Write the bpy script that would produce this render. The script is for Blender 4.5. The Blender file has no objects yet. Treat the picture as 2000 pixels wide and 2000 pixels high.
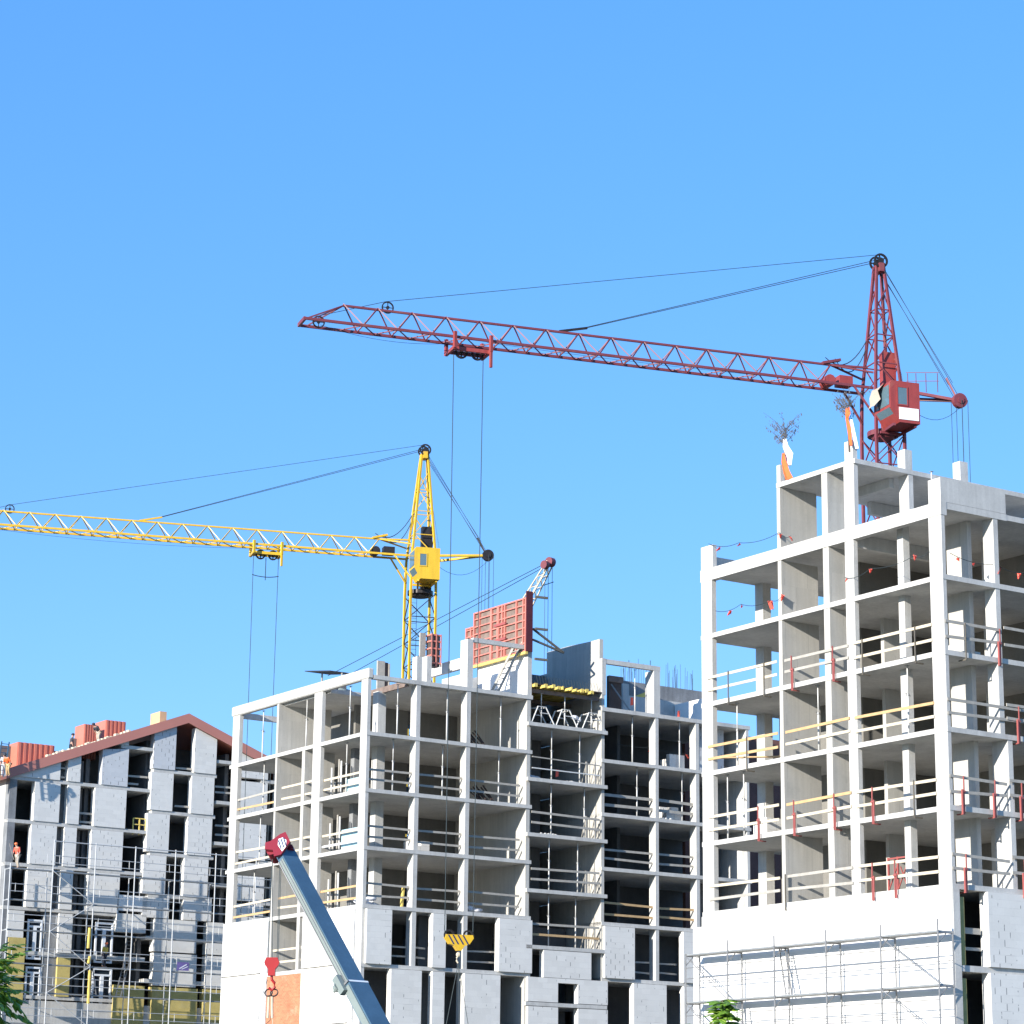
import bpy, bmesh, math, random
from mathutils import Vector, Matrix
random.seed(7)
sc = bpy.context.scene
COL = sc.collection
# ---- camera solved from the photograph's vanishing points; grid axes u (along the shaded fronts), v (along the sunlit sides)
F, PITCH, ROLL, A, CZ = 4988.36, 0.249786, 0.012124, math.radians(33.75), 1.7
_cp, _sp, _cr, _sr = math.cos(PITCH), math.sin(PITCH), math.cos(ROLL), math.sin(ROLL)
RM = Matrix(((_cr, -_sr, 0), (_sr, _cr, 0), (0, 0, 1))) @ Matrix(((1, 0, 0), (0, _sp, -_cp), (0, _cp, _sp)))
RG = Matrix.Rotation(A, 3, 'Z')
RGT, RMT = RG.transposed(), RM.transposed()
def ray(x, y):
    return RGT @ (RMT @ Vector(((x - 1000) / F, (y - 1000) / F, 1.0)))
def onv(v, x, y):
    d = ray(x, y); t = v / d.y; return Vector((d.x * t, v, d.z * t + CZ))
def onu(u, x, y):
    d = ray(x, y); t = u / d.x; return Vector((u, d.y * t, d.z * t + CZ))
def onz(z, x, y):
    d = ray(x, y); t = (z - CZ) / d.z; return Vector((d.x * t, d.y * t, z))
def atD(D, x, y):
    d = ray(x, y); t = D / math.hypot(d.x, d.y); return Vector((d.x * t, d.y * t, d.z * t + CZ))
BASE = {}
def tag(o, label=None, cat=None, group=None, kind=None):
    if label: o['label'] = label
    if cat: o['category'] = cat
    if group: o['group'] = group
    if kind: o['kind'] = kind
    return o
def thing(name, label, cat, base, group=None):
    o = bpy.data.objects.new(name, None); COL.objects.link(o)
    o.empty_display_size = .3
    base = Vector(base); o.location = RG @ base; o.rotation_euler = (0, 0, A)
    BASE[o.name] = base
    return tag(o, label, cat, group)
def part_of(o, parent):
    o.parent = parent; BASE[o.name] = BASE[parent.name]
def dup(root, base, label, sz=1.0):
    r = root.copy(); COL.objects.link(r)
    r.location = RG @ Vector(base); BASE[r.name] = Vector(base); r.scale = (1, 1, sz); r['label'] = label
    for ch in list(root.children):
        c = ch.copy(); COL.objects.link(c); c.parent = r
        for g in list(ch.children):
            d = g.copy(); COL.objects.link(d); d.parent = c
    return r
class MB:
    """collects faces in grid coordinates; build() links them as one mesh object"""
    def __init__(s): s.v = []; s.f = []; s.smooth = False
    def add(s, vs, fs):
        n = len(s.v); s.v += [tuple(p) for p in vs]; s.f += [tuple(i + n for i in q) for q in fs]; return s
    def box(s, u0, u1, v0, v1, z0, z1):
        if u0 > u1: u0, u1 = u1, u0
        if v0 > v1: v0, v1 = v1, v0
        if z0 > z1: z0, z1 = z1, z0
        return s.add([(u0, v0, z0), (u1, v0, z0), (u1, v1, z0), (u0, v1, z0), (u0, v0, z1), (u1, v0, z1), (u1, v1, z1), (u0, v1, z1)],
                     [(0, 3, 2, 1), (4, 5, 6, 7), (0, 1, 5, 4), (1, 2, 6, 5), (2, 3, 7, 6), (3, 0, 4, 7)])
    def prism(s, poly, axis, d0, d1):
        """poly of (a, z); axis 'v': a is u, extruded in v; axis 'u': a is v, extruded in u; axis 'z': poly of (u, v) extruded in z"""
        n = len(poly)
        def P(a, b, d): return (a, d, b) if axis == 'v' else ((d, a, b) if axis == 'u' else (a, b, d))
        vs = [P(a, b, d0) for a, b in poly] + [P(a, b, d1) for a, b in poly]
        fs = [tuple(range(n))[::-1], tuple(range(n, 2 * n))] + [(i, (i + 1) % n, n + (i + 1) % n, n + i) for i in range(n)]
        return s.add(vs, fs)
    def bar(s, p, q, w, h=None, up=(0, 0, 1)):
        p, q = Vector(p), Vector(q); h = h or w; d = (q - p)
        if d.length < 1e-6: return s
        d.normalize(); up = Vector(up)
        if abs(d.dot(up)) > .98: up = Vector((1, 0, 0))
        x = d.cross(up).normalized(); y = x.cross(d).normalized()
        vs = []
        for c in (p, q):
            for a, b in ((-1, -1), (1, -1), (1, 1), (-1, 1)): vs.append(c + x * a * w / 2 + y * b * h / 2)
        return s.add(vs, [(0, 3, 2, 1), (4, 5, 6, 7), (0, 1, 5, 4), (1, 2, 6, 5), (2, 3, 7, 6), (3, 0, 4, 7)])
    def tube(s, pts, r, n=6, r2=None):
        pts = [Vector(p) for p in pts]; m = len(pts); vs = []; fs = []
        for i, p in enumerate(pts):
            d = (pts[min(i + 1, m - 1)] - pts[max(i - 1, 0)]).normalized()
            up = Vector((0, 0, 1)) if abs(d.z) < .95 else Vector((1, 0, 0))
            x = d.cross(up).normalized(); y = x.cross(d)
            rr = r if r2 is None else r + (r2 - r) * i / max(m - 1, 1)
            for k in range(n):
                a = 2 * math.pi * k / n; vs.append(p + (x * math.cos(a) + y * math.sin(a)) * rr)
        for i in range(m - 1):
            for k in range(n):
                k2 = (k + 1) % n; fs.append((i * n + k, i * n + k2, (i + 1) * n + k2, (i + 1) * n + k))
        fs.append(tuple(range(n))[::-1]); fs.append(tuple(range((m - 1) * n, m * n)))
        return s.add(vs, fs)
    def disc(s, c, axis, r, w, n=20, hole=None):
        """a wheel: cylinder of width w about axis through c; hole gives an open ring"""
        c, axis = Vector(c), Vector(axis).normalized()
        up = Vector((0, 0, 1)) if abs(axis.z) < .9 else Vector((1, 0, 0))
        x = axis.cross(up).normalized(); y = axis.cross(x)
        if hole is None:
            return s.tube([c - axis * w / 2, c + axis * w / 2], r, n)
        vs = []; fs = []
        for k in range(n):
            a = 2 * math.pi * k / n; e = x * math.cos(a) + y * math.sin(a)
            vs += [c + e * r - axis * w / 2, c + e * r + axis * w / 2, c + e * hole + axis * w / 2, c + e * hole - axis * w / 2]
        for k in range(n):
            b, d = 4 * k, 4 * ((k + 1) % n)
            for i in range(4): fs.append((b + i, b + (i + 1) % 4, d + (i + 1) % 4, d + i))
        return s.add(vs, fs)
    def ball(s, c, r, sc_=(1, 1, 1), n=8, m=6):
        c = Vector(c); vs = []; fs = []
        for i in range(m + 1):
            t = math.pi * i / m
            for k in range(n):
                a = 2 * math.pi * k / n
                vs.append(c + Vector((math.sin(t) * math.cos(a) * sc_[0], math.sin(t) * math.sin(a) * sc_[1], math.cos(t) * sc_[2])) * r)
        for i in range(m):
            for k in range(n):
                k2 = (k + 1) % n; fs.append((i * n + k, (i + 1) * n + k, (i + 1) * n + k2, i * n + k2))
        return s.add(vs, fs)
    def build(s, name, mat, parent=None, base=None, smooth=False, bevel=0):
        b = BASE[parent.name] if parent is not None else Vector(base if base is not None else (0, 0, 0))
        me = bpy.data.meshes.new(name)
        me.from_pydata([(x - b.x, y - b.y, z - b.z) for x, y, z in s.v], [], s.f)
        bm = bmesh.new(); bm.from_mesh(me); bmesh.ops.recalc_face_normals(bm, faces=bm.faces)
        bm.to_mesh(me); bm.free()
        for m in (mat if isinstance(mat, (list, tuple)) else [mat]): me.materials.append(m)
        if smooth or s.smooth: me.polygons.foreach_set('use_smooth', [True] * len(me.polygons))
        o = bpy.data.objects.new(name, me); COL.objects.link(o)
        if parent is not None: part_of(o, parent)
        else:
            o.location = RG @ b; o.rotation_euler = (0, 0, A); BASE[o.name] = b
        if bevel:
            m = o.modifiers.new('edge', 'BEVEL'); m.width = bevel; m.segments = 1; m.limit_method = 'ANGLE'
        return o
def box(u0, u1, v0, v1, z0, z1): return MB().box(u0, u1, v0, v1, z0, z1)
def sag(p, q, drop, n=10):
    p, q = Vector(p), Vector(q); return [p.lerp(q, i / n) - Vector((0, 0, drop * 4 * (i / n) * (1 - i / n))) for i in range(n + 1)]
# ---- materials
MATS = {}
def mat(name, col, rough=.8, metal=0, var=.12, scale=1.2, fine=14, stain=None, streak=0, bump=0, spec=None, extra=None):
    """surface whose own colour varies: broad patches, fine grain, optional stains and vertical streaks"""
    m = bpy.data.materials.new(name); m.use_nodes = True; nt = m.node_tree; N, L = nt.nodes, nt.links
    bs = N['Principled BSDF']; bs.inputs['Roughness'].default_value = rough; bs.inputs['Metallic'].default_value = metal
    if spec is not None: bs.inputs['Specular IOR Level'].default_value = spec
    tc = N.new('ShaderNodeTexCoord')
    def noise(s, detail=4, vec=None, r=.55):
        n = N.new('ShaderNodeTexNoise'); n.inputs['Scale'].default_value = s; n.inputs['Detail'].default_value = detail; n.inputs['Roughness'].default_value = r
        L.new(vec or tc.outputs['Object'], n.inputs['Vector']); return n.outputs['Fac']
    def ramp(src, lo, hi, a, b):
        r = N.new('ShaderNodeMapRange'); r.inputs['From Min'].default_value = lo; r.inputs['From Max'].default_value = hi
        r.inputs['To Min'].default_value = a; r.inputs['To Max'].default_value = b; L.new(src, r.inputs['Value']); return r.outputs['Result']
    def mul(a, b):
        x = N.new('ShaderNodeMath'); x.operation = 'MULTIPLY'; L.new(a, x.inputs[0]); L.new(b, x.inputs[1]); return x.outputs[0]
    f = ramp(noise(scale), .25, .75, 1 - var, 1 + var)
    f = mul(f, ramp(noise(fine, 3), .2, .8, 1 - var * .6, 1 + var * .6))
    if streak:
        mp = N.new('ShaderNodeMapping'); mp.inputs['Scale'].default_value = (5, 5, .25); L.new(tc.outputs['Object'], mp.inputs['Vector'])
        f = mul(f, ramp(noise(1, 5, mp.outputs['Vector']), .3, .7, 1 - streak, 1 + streak * .4))
    mx = N.new('ShaderNodeMix'); mx.data_type = 'RGBA'; mx.blend_type = 'MULTIPLY'; mx.inputs['Factor'].default_value = 1
    mx.inputs[6].default_value = (*col, 1)
    cmb = N.new('ShaderNodeCombineColor'); [L.new(f, cmb.inputs[i]) for i in range(3)]
    L.new(cmb.outputs[0], mx.inputs[7]); out = mx.outputs[2]
    if stain:
        sx = N.new('ShaderNodeMix'); sx.data_type = 'RGBA'; L.new(ramp(noise(.7, 8, None, .7), .55, .75, 0, .75), sx.inputs['Factor'])
        L.new(out, sx.inputs[6]); sx.inputs[7].default_value = (*stain, 1); out = sx.outputs[2]
    if extra: out = extra(nt, tc, out, ramp, noise, mul)
    L.new(out, bs.inputs['Base Color'])
    if bump:
        b = N.new('ShaderNodeBump'); b.inputs['Strength'].default_value = bump; b.inputs['Distance'].default_value = .02
        L.new(noise(fine * 1.5, 4), b.inputs['Height']); L.new(b.outputs[0], bs.inputs['Normal'])
    MATS[name] = m; return m
def blocks(bw=.6, bh=.3, dark=(.05, .055, .06), amount=.5, joint=.7, mortar=.012, tone=.03, horiz=.3):
    """masonry: faint bed joints and scattered open vertical joints"""
    def ex(nt, tc, col, ramp, noise, mul):
        N, L = nt.nodes, nt.links
        sp = N.new('ShaderNodeSeparateXYZ'); L.new(tc.outputs['Object'], sp.inputs[0])
        ad = N.new('ShaderNodeMath'); ad.operation = 'ADD'; L.new(sp.outputs[0], ad.inputs[0]); L.new(sp.outputs[1], ad.inputs[1])
        cb = N.new('ShaderNodeCombineXYZ'); L.new(ad.outputs[0], cb.inputs[0]); L.new(sp.outputs[2], cb.inputs[1])
        def brick(ms):
            b = N.new('ShaderNodeTexBrick'); b.inputs['Scale'].default_value = 1; b.inputs['Brick Width'].default_value = bw; b.inputs['Row Height'].default_value = bh
            b.inputs['Mortar Size'].default_value = ms; b.inputs['Mortar Smooth'].default_value = .1; b.inputs['Bias'].default_value = 0
            b.inputs['Color1'].default_value = (1 - tone, 1 - tone, 1 - tone, 1); b.inputs['Color2'].default_value = (1 + tone, 1 + tone, 1 + tone, 1)
            b.inputs['Mortar'].default_value = (1, 1, 1, 1); L.new(cb.outputs[0], b.inputs['Vector']); return b
        b1 = brick(mortar)
        m1 = N.new('ShaderNodeMix'); m1.data_type = 'RGBA'; m1.blend_type = 'MULTIPLY'; m1.inputs['Factor'].default_value = 1
        L.new(col, m1.inputs[6]); L.new(b1.outputs['Color'], m1.inputs[7])
        # horizontal joints lie where the height is near a whole course; the rest of the mortar mask is the upright joints
        wr = N.new('ShaderNodeMath'); wr.operation = 'MODULO'; L.new(sp.outputs[2], wr.inputs[0]); wr.inputs[1].default_value = bh
        ab = N.new('ShaderNodeMath'); ab.operation = 'ABSOLUTE'; L.new(wr.outputs[0], ab.inputs[0])
        inner = mul(ramp(ab.outputs[0], mortar * 1.5, mortar * 2.5, 0, 1), ramp(ab.outputs[0], bh - mortar * 2.5, bh - mortar * 1.5, 1, 0))
        b2 = brick(mortar * 1.5)
        up = mul(b2.outputs['Fac'], inner)
        hz = N.new('ShaderNodeMath'); hz.operation = 'SUBTRACT'; hz.inputs[0].default_value = 1; L.new(inner, hz.inputs[1])
        upm = mul(up, ramp(noise(1.1, 5, None, .6), .68 - amount * .19, .70 - amount * .19, 0, joint))
        hzm = mul(mul(b1.outputs['Fac'], hz.outputs[0]), ramp(noise(.9, 4, None, .6), .55, .7, 0.04, horiz))
        mxx = N.new('ShaderNodeMath'); mxx.operation = 'MAXIMUM'; L.new(upm, mxx.inputs[0]); L.new(hzm, mxx.inputs[1])
        m2 = N.new('ShaderNodeMix'); m2.data_type = 'RGBA'; L.new(mxx.outputs[0], m2.inputs['Factor']); L.new(m1.outputs[2], m2.inputs[6]); m2.inputs[7].default_value = (*dark, 1)
        return m2.outputs[2]
    return ex
conc = mat('cast concrete', (.53, .515, .48), .85, var=.13, scale=.9, stain=(.36, .34, .31), streak=.12, bump=.3)
conc_wall = mat('board marked concrete', (.48, .46, .415), .88, var=.08, scale=.6, stain=(.36, .35, .32), streak=.11, bump=.25, extra=blocks(1.25, 1.5, dark=(.25, .245, .23), amount=1.2, joint=.35, mortar=.012, tone=.05, horiz=.35))
conc_dark = mat('dark grey concrete', (.22, .225, .23), .85, var=.25, scale=1.2, stain=(.12, .12, .13), streak=.2)  # darker grey mix with random patches and vertical streaks
conc_shade2 = mat('partition with shade in colour', (.20, .19, .17), .9, var=.15, scale=.8, streak=.08)  # shade of the open floors put into the wall colour, paler version
conc_shade = mat('inner wall darkened for shade', (.13, .125, .12), .9, var=.2, scale=.8, streak=.1)  # shade of deep rooms put into the wall colour, darkest version
plaster = mat('white plastered panel', (.82, .79, .74), .8, var=.03, scale=.5, stain=(.72, .71, .68))
slot = mat('open joint strip', (.60, .60, .59), .9, var=.3, scale=3, extra=blocks(.35, .38, amount=.9, joint=.8))
block = mat('aerated concrete block', (.68, .66, .615), .9, var=.06, scale=.7, stain=(.58, .57, .54), extra=blocks(amount=.62, joint=.8, tone=.045))
block_t = mat('aerated block with open joints', (.68, .66, .615), .9, var=.05, scale=.7, extra=blocks(amount=.95, joint=.8))
block_w = mat('whitish block course', (.50, .49, .46), .9, var=.04, extra=blocks(amount=.5, joint=.5, horiz=.15))
block_b = mat('rough pointed block', (.54, .55, .56), .9, var=.05, extra=blocks(amount=1.0, joint=.85, horiz=.8))
brick = mat('orange brick', (.42, .17, .085), .9, var=.16, scale=1.1, stain=(.58, .36, .24), extra=blocks(.25, .085, dark=(.5, .34, .25), amount=1.6, joint=.4, mortar=.006, tone=.15))
yel_ins = mat('yellow mineral wool', (.50, .40, .14), .95, var=.18, scale=1.3, stain=(.45, .40, .28), extra=blocks(1.0, .6, dark=(.3, .25, .1), amount=.6, joint=.5))
dk_brick = mat('dark red brick', (.16, .07, .055), .9, var=.2, extra=blocks(.25, .085, dark=(.2, .15, .13), amount=1, joint=.3, mortar=.006))
galv_l = mat('bright galvanised tube', (.55, .55, .54), .5, .25, var=.1, scale=3)
olive = mat('olive insulation edge', (.32, .29, .12), .95, var=.2, scale=2)
galv = mat('galvanised tube', (.24, .24, .24), .5, .35, var=.12, scale=3)
prop_m = mat('pale painted prop', (.62, .61, .58), .6, .1, var=.1)
galv_d = mat('dull steel deck', (.30, .31, .31), .6, .4, var=.15, scale=2)
dark_st = mat('dark greasy steel', (.035, .03, .03), .5, .5, var=.3, scale=3)
rope_m = mat('steel rope', (.025, .04, .045), .7, 0, var=.1)
red_p = mat('oxide red crane paint', (.17, .036, .045), .5, 0, var=.16, scale=1.2, stain=(.27, .10, .075))
red_c = mat('brick red cab paint', (.29, .045, .04), .5, 0, var=.12, scale=1, stain=(.34, .11, .08), streak=.15)
yel_p = mat('yellow crane paint', (.66, .41, .025), .45, 0, var=.08, scale=1.2, stain=(.52, .30, .06), streak=.12)
red_f = mat('red formwork steel', (.56, .19, .145), .55, 0, var=.14, scale=2)
red_shade = mat('form end red with shade', (.09, .012, .018), .6, var=.2, scale=3)  # formwork red darkened to paint in shade on the end plate
ply = mat('worn form ply', (.19, .14, .115), .8, var=.3, scale=3, fine=30)
ply_d = mat('dark form ply', (.07, .05, .045), .7, var=.3, scale=2)
h20 = mat('yellow timber beam', (.70, .52, .13), .65, var=.1, scale=3)
wood = mat('pale sawn timber', (.55, .48, .36), .8, var=.14, scale=3, fine=25)
wood_o = mat('orange fresh timber', (.50, .33, .16), .75, var=.14, scale=3, fine=25)
wood_g = mat('weathered grey timber', (.37, .345, .30), .85, var=.16, scale=3, fine=25)
clamp_r = mat('red clamp post', (.33, .085, .075), .5, 0, var=.12)
clamp_d = mat('brown steel post', (.16, .14, .11), .6, .3, var=.15)
roof_r = mat('red brown fascia', (.50, .20, .155), .5, 0, var=.05, scale=.5)
roof_c = mat('red corrugated sheet', (.50, .17, .115), .45, 0, var=.06)
pale_br = mat('tan chimney brick', (.50, .34, .20), .9, var=.12, extra=blocks(.25, .085, dark=(.45, .36, .28), amount=1, joint=.4, mortar=.006))
glass = mat('dark window glass', (.02, .03, .04), .08, 0, var=.05, spec=.6)
glass_l = mat('cab glass', (.10, .16, .19), .08, 0, var=.1, spec=.7)
pvc = mat('white window frame', (.78, .80, .82), .4, 0, var=.02)
boom_b = mat('blue grey boom paint', (.06, .118, .175), .45, 0, var=.16, scale=1.4, stain=(.10, .14, .17))
boom_g = mat('pale grey boom paint', (.20, .235, .22), .45, 0, var=.1, scale=1)
head_r = mat('crimson boom head', (.20, .008, .02), .4, 0, var=.1)
hook_r = mat('signal red hook block', (.34, .015, .015), .4, 0, var=.1)
white_p = mat('white paint', (.82, .82, .82), .45, 0, var=.02)
navy = mat('navy stripe', (.02, .03, .10), .5, 0, var=.02)
orange_c = mat('orange cloth', (.85, .14, .03), .8, var=.12, scale=4)
white_c = mat('white cloth', (.75, .76, .80), .8, var=.08, scale=4)
flag_m = mat('coral warning flag', (.80, .12, .08), .7, var=.1, scale=6)
foam_b = mat('pale blue foam board', (.40, .58, .62), .8, var=.06)
twig = mat('bare twig', (.10, .085, .07), .9, var=.2)
twig_l = mat('dry leaf', (.13, .13, .14), .9, var=.3, scale=8)
bark = mat('bark', (.12, .09, .06), .9, var=.3, scale=6)
leaf_g = mat('fresh green leaf', (.15, .28, .035), .5, 0, var=.35, scale=2.2, fine=9)
leaf_y = mat('yellow green leaf', (.29, .43, .06), .5, 0, var=.3, scale=2.2, fine=9)
skin = mat('skin', (.45, .27, .2), .6, var=.04)
hivis = mat('orange work shirt', (.75, .12, .07), .8, var=.08)
tan_c = mat('tan cloth', (.42, .36, .29), .85, var=.08)
dark_c = mat('dark work clothes', (.035, .04, .055), .85, var=.15)
pale_c = mat('pale grey overalls', (.50, .52, .56), .85, var=.1)
helm_o = mat('orange helmet', (.80, .18, .06), .4, var=.03)
helm_y = mat('yellow jacket', (.80, .52, .06), .6, var=.05)
purple = mat('purple banner', (.16, .12, .32), .7, var=.2, scale=3, extra=lambda nt, tc, c, ramp, noise, mul: c)
soil = mat('trodden soil and grass', (.13, .125, .09), .95, var=.2, scale=.08, fine=2)
for m_ in (leaf_g, leaf_y):
    nt = m_.node_tree; bs = nt.nodes['Principled BSDF']; tr = nt.nodes.new('ShaderNodeBsdfTranslucent'); mxs = nt.nodes.new('ShaderNodeMixShader')
    src = bs.inputs['Base Color'].links[0].from_socket
    nt.links.new(src, tr.inputs['Color']); mxs.inputs[0].default_value = .35
    nt.links.new(bs.outputs[0], mxs.inputs[1]); nt.links.new(tr.outputs[0], mxs.inputs[2]); nt.links.new(mxs.outputs[0], nt.nodes['Material Output'].inputs[0])
# ======== the middle frame building =========================================================
UM, VM, VE, UE = 67.434, 114.367, 129.72, 93.25
mid = thing('frame_building', 'middle unfinished concrete frame block with grey infill and a split-level bay behind blue boom', 'building', (UM, VM, 0))
ZM = [26.37, 23.385, 20.39, 17.39, 14.39, 11.385, 8.385]          # undersides of the slabs of both wings
ZB = [24.93, 21.89, 18.88, 15.87, 12.87, 9.87]                    # undersides in the half-storey bay
def pt(name, mb, m, parent=None, smooth=False, bevel=0): return mb.build(name, m, parent or mid, smooth=smooth, bevel=bevel)
T_ = .2
for z in ZM[1:]:
    pt('slab', box(UM, 77.95, VM, VE, z, z + T_), conc)
    pt('slab', box(82.64, UE, VM, VE - 6, z, z + T_), conc)
for z in ZB:
    pt('slab', MB().box(77.85, 82.62, VM + .004, VE - 8, z, z + T_).box(77.58, 82.93, VM - .14, VM, z, z + T_), conc)
# roof level: edge beams round an open corner, slab behind it
pt('edge_beam', box(UM, UM + .35, VM, VE, 26.4, 26.965), conc, bevel=.06)
pt('edge_beam', box(UM + .354, 77.95, VM, VM + .3, 26.40, 26.62), conc)
pt('edge_beam', box(UM + .354, 72.0, VE - .6, VE - .35, 26.30, 26.62), conc)
pt('roof_slab', box(70.15, 77.84, VM + .3, VE - 3, 26.36, 26.6), conc)
pt('roof_slab', box(UM + .36, 70.15, 118.9, 124.3, 26.3, 26.52), conc)
pt('form_edge', box(70.02, 70.15, VM + .32, 118.9, 26.3, 26.62), ply)
pt('roof_slab', box(82.64, UE, VM, VE - 6, 26.28, 26.5), conc)
def storey(i): return ZM[i] + T_, (ZM[i - 1] if i > 1 else 26.38)
for i in range(1, 7):
    a, b = storey(i)
    pt('column', box(UM + .03, UM + .27, 128.72, 129.53, a, b), conc)
    pt('column', box(UM + .03, UM + .25, 119.25, 120.1, a, b), conc)
    pt('column', box(UM + .02, UM + .22, VM + .03, 115.06, a, b), conc)
    pt('column', box(70.47, 70.73, VM + .03, VM + .6, a, b), conc)
    pt('column', box(73.66, 73.92, VM + .03, VM + .6, a, b), conc)
    pt('shear_wall', box(UM + .03, UM + 3.4, 124.1, 124.3, a, b), conc_wall)
    pt('shear_wall', box(77.6, 77.84, VM + .05, 121.72, a, b), conc_wall)
    if i >= 2: pt('shear_wall', box(UM + .03, UM + 1.9, 120.97, 121.28, a, b), conc_wall)
    p = onv(117.2, 751, 1500)
    pt('column', box(p.x - .5, p.x, 117.2, 117.75, a, b), conc)
    if i > 0:
        b = min(b, 26.275)
        pt('column', box(86.37, 86.6, VM + .03, VM + .62, a, b), conc)
        pt('column', box(89.26, 89.5, VM + .03, VM + .62, a, b), conc)
        pt('shear_wall', box(92.95, 93.15, VM + .03, 119, a, b), conc)
        pt('partition', box(82.85, 86.2, 119.6, 119.8, a, b), conc_shade)
        pt('partition', box(86.2, 86.4, 117.8, 121, a, b), conc_shade)
        pt('partition', box(86.4, 92.9, 120.4, 120.6, a, b), conc_shade)
        pt('column', box(87.6, 87.9, 116.2, 116.6, a, b), conc_shade)
    # inner partitions that close the depth of the floors, doorways left between them
    b = storey(i)[1]
    pt('partition', box(70.9, 74.3, 121.5, 121.7, a, b), conc_shade2)
    pt('partition', box(75.1, 77.6, 121.5, 121.7, a, b), conc_shade2)
    pt('lintel', box(74.3, 75.1, 121.5, 121.7, a + 2.0, b), conc_shade)
    pt('partition', box(71.9, 72.1, 121.75, 129.0, a, b), conc_shade2)
    pt('partition', box(72.1, 82.6, 129.3, 129.5, a, b), conc_shade)
for k, z in enumerate(ZB):
    a, b = z + T_, (ZB[k - 1] if k else 27.15)
    pt('shear_wall', box(82.64, 82.84, VM + .05, 121.2, a, b if k else 29.2), conc_wall)
    pt('partition', box(77.85, 79.0, 118.3, 118.5, a, b), conc_shade)
    pt('pilaster', box(80.1, 80.35, 118.0, 118.5, a, b), conc)
    pt('partition', box(80.355, 81.2, 118.3, 118.5, a, b), conc_shade)
    pt('lintel', box(79.0, 80.1, 118.3, 118.5, a + 2.2, b), conc_shade)
    pt('partition', box(77.85, 82.6, 121.0, 121.2, a, b), conc_shade)
# storeys under the frame
pt('lower_wall', box(UM + .1, UE, VM + .1, VE, 0, 8.37), block)
# --- infill of the lower storeys
for i in (5, 6):
    a, b = ZM[i] + T_, ZM[i - 1]
    pt('infill_panel', box(UM - .10, UM + .2, 125.05, 129.5, a + .04, b - .015), plaster)
    pt('joint_strip', box(UM - .03, UM + .2, 124.38, 125.05, a, b), slot)
    pt('infill_panel', box(UM - .10, UM + .2, 115.55, 120.4, a + .04, b - .015), plaster)
    pt('joint_strip', box(UM - .03, UM + .2, 115.1, 115.55, a, b), slot)
a, b = ZM[6] + T_, ZM[5]
pt('brick_infill', box(UM + .02, UM + .26, 120.45, 124.36, a, b), brick)
def infill(x0, x1, y, z0, z1, m=block, off=.14, name='infill_panel', t=.42):
    p, q = onv(VM - off, x0, y), onv(VM - off, x1, y)
    return pt(name, box(p.x, q.x, VM - off, VM - off + t, z0, z1), m)
a, b = ZM[5] + T_, ZM[4]
for x0, x1, m in ((715.5, 765, block), (845, 871, block), (975, 1039.5, block), (1181.5, 1240, block_t), (1335, 1358, block)): infill(x0, x1, 1835, a - .02, b - .03, m)
a, b = ZM[6] + T_, ZM[5]
for x0, x1, m in ((763, 823, block), (844, 868, block), (907, 977, block), (1238, 1302, block), (1336, 1357, block)): infill(x0, x1, 1945, a - .1, b - .03, m)
infill(1062, 1155, 1875, 11.40, 12.84, block)
infill(1031, 1187, 1910, 11.14, 11.38, block)
infill(1031, 1090, 1935, 10.10, 11.14, block); infill(1129, 1187, 1935, 10.10, 11.14, block_t)
infill(1031, 1090, 1985, 8.2, 9.84, block); infill(1129, 1187, 1985, 8.2, 9.84, block)
# shade-coloured partitions of the rooms behind the lower openings
for i in (5, 6):
    a, b = ZM[i] + T_, ZM[i - 1]
    for q0, q1, vv in ((68.4, 70.2, 116.4), (71.9, 73.2, 116.0), (74.4, 77.5, 117.4), (83.0, 92, 117.6), (78, 82.5, 117.6)): pt('partition', box(q0, q1, vv, vv + .2, a, b), conc_shade)
# set-back brick wing that closes the view past the end of the block
pt('brick_wing', box(UE + .02, 106, 120.6, 129, 0, 27.2), dk_brick)
for i in (3, 4, 5): pt('block_panel', box(90.8, 92.3, 116.2, 116.5, ZM[i] + .2, ZM[i - 1]), conc_shade)
pt('block_panel', box(90.3, 92.1, 115.4, 115.7, ZM[1] + .2, 26.27), block_b)
# --- what already stands on the roof level
z0 = 26.6
pt('column', box(70.45, 70.78, VM + .03, VM + .5, z0, 27.93), conc)
p = onv(115.6, 834, 1300); pt('column', box(p.x, p.x + .3, 115.6, 116.1, z0, 28.3), conc)
pt('column', box(73.66, 74.02, VM + .03, VM + .75, z0, 29.28), conc)
pt('column', box(77.6, 77.88, VM + .03, VM + .3, z0, 29.15), conc)
pt('edge_beam', box(74.03, 77.88, VM + .05, VM + .28, 29.16, 29.4), conc)
pt('shear_wall', box(77.6, 77.83, VM + .32, 119.4, z0, 29.0), plaster)
pa, pb = onu(73.8, 838, 1313), onu(73.8, 905, 1290)
pt('parapet', box(73.72, 73.95, VM + .8, 118.9, 27.75, 28.35), conc)
pt('shear_wall', box(76.2, 76.4, 118.6, 121, z0, 28.3), conc)
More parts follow.
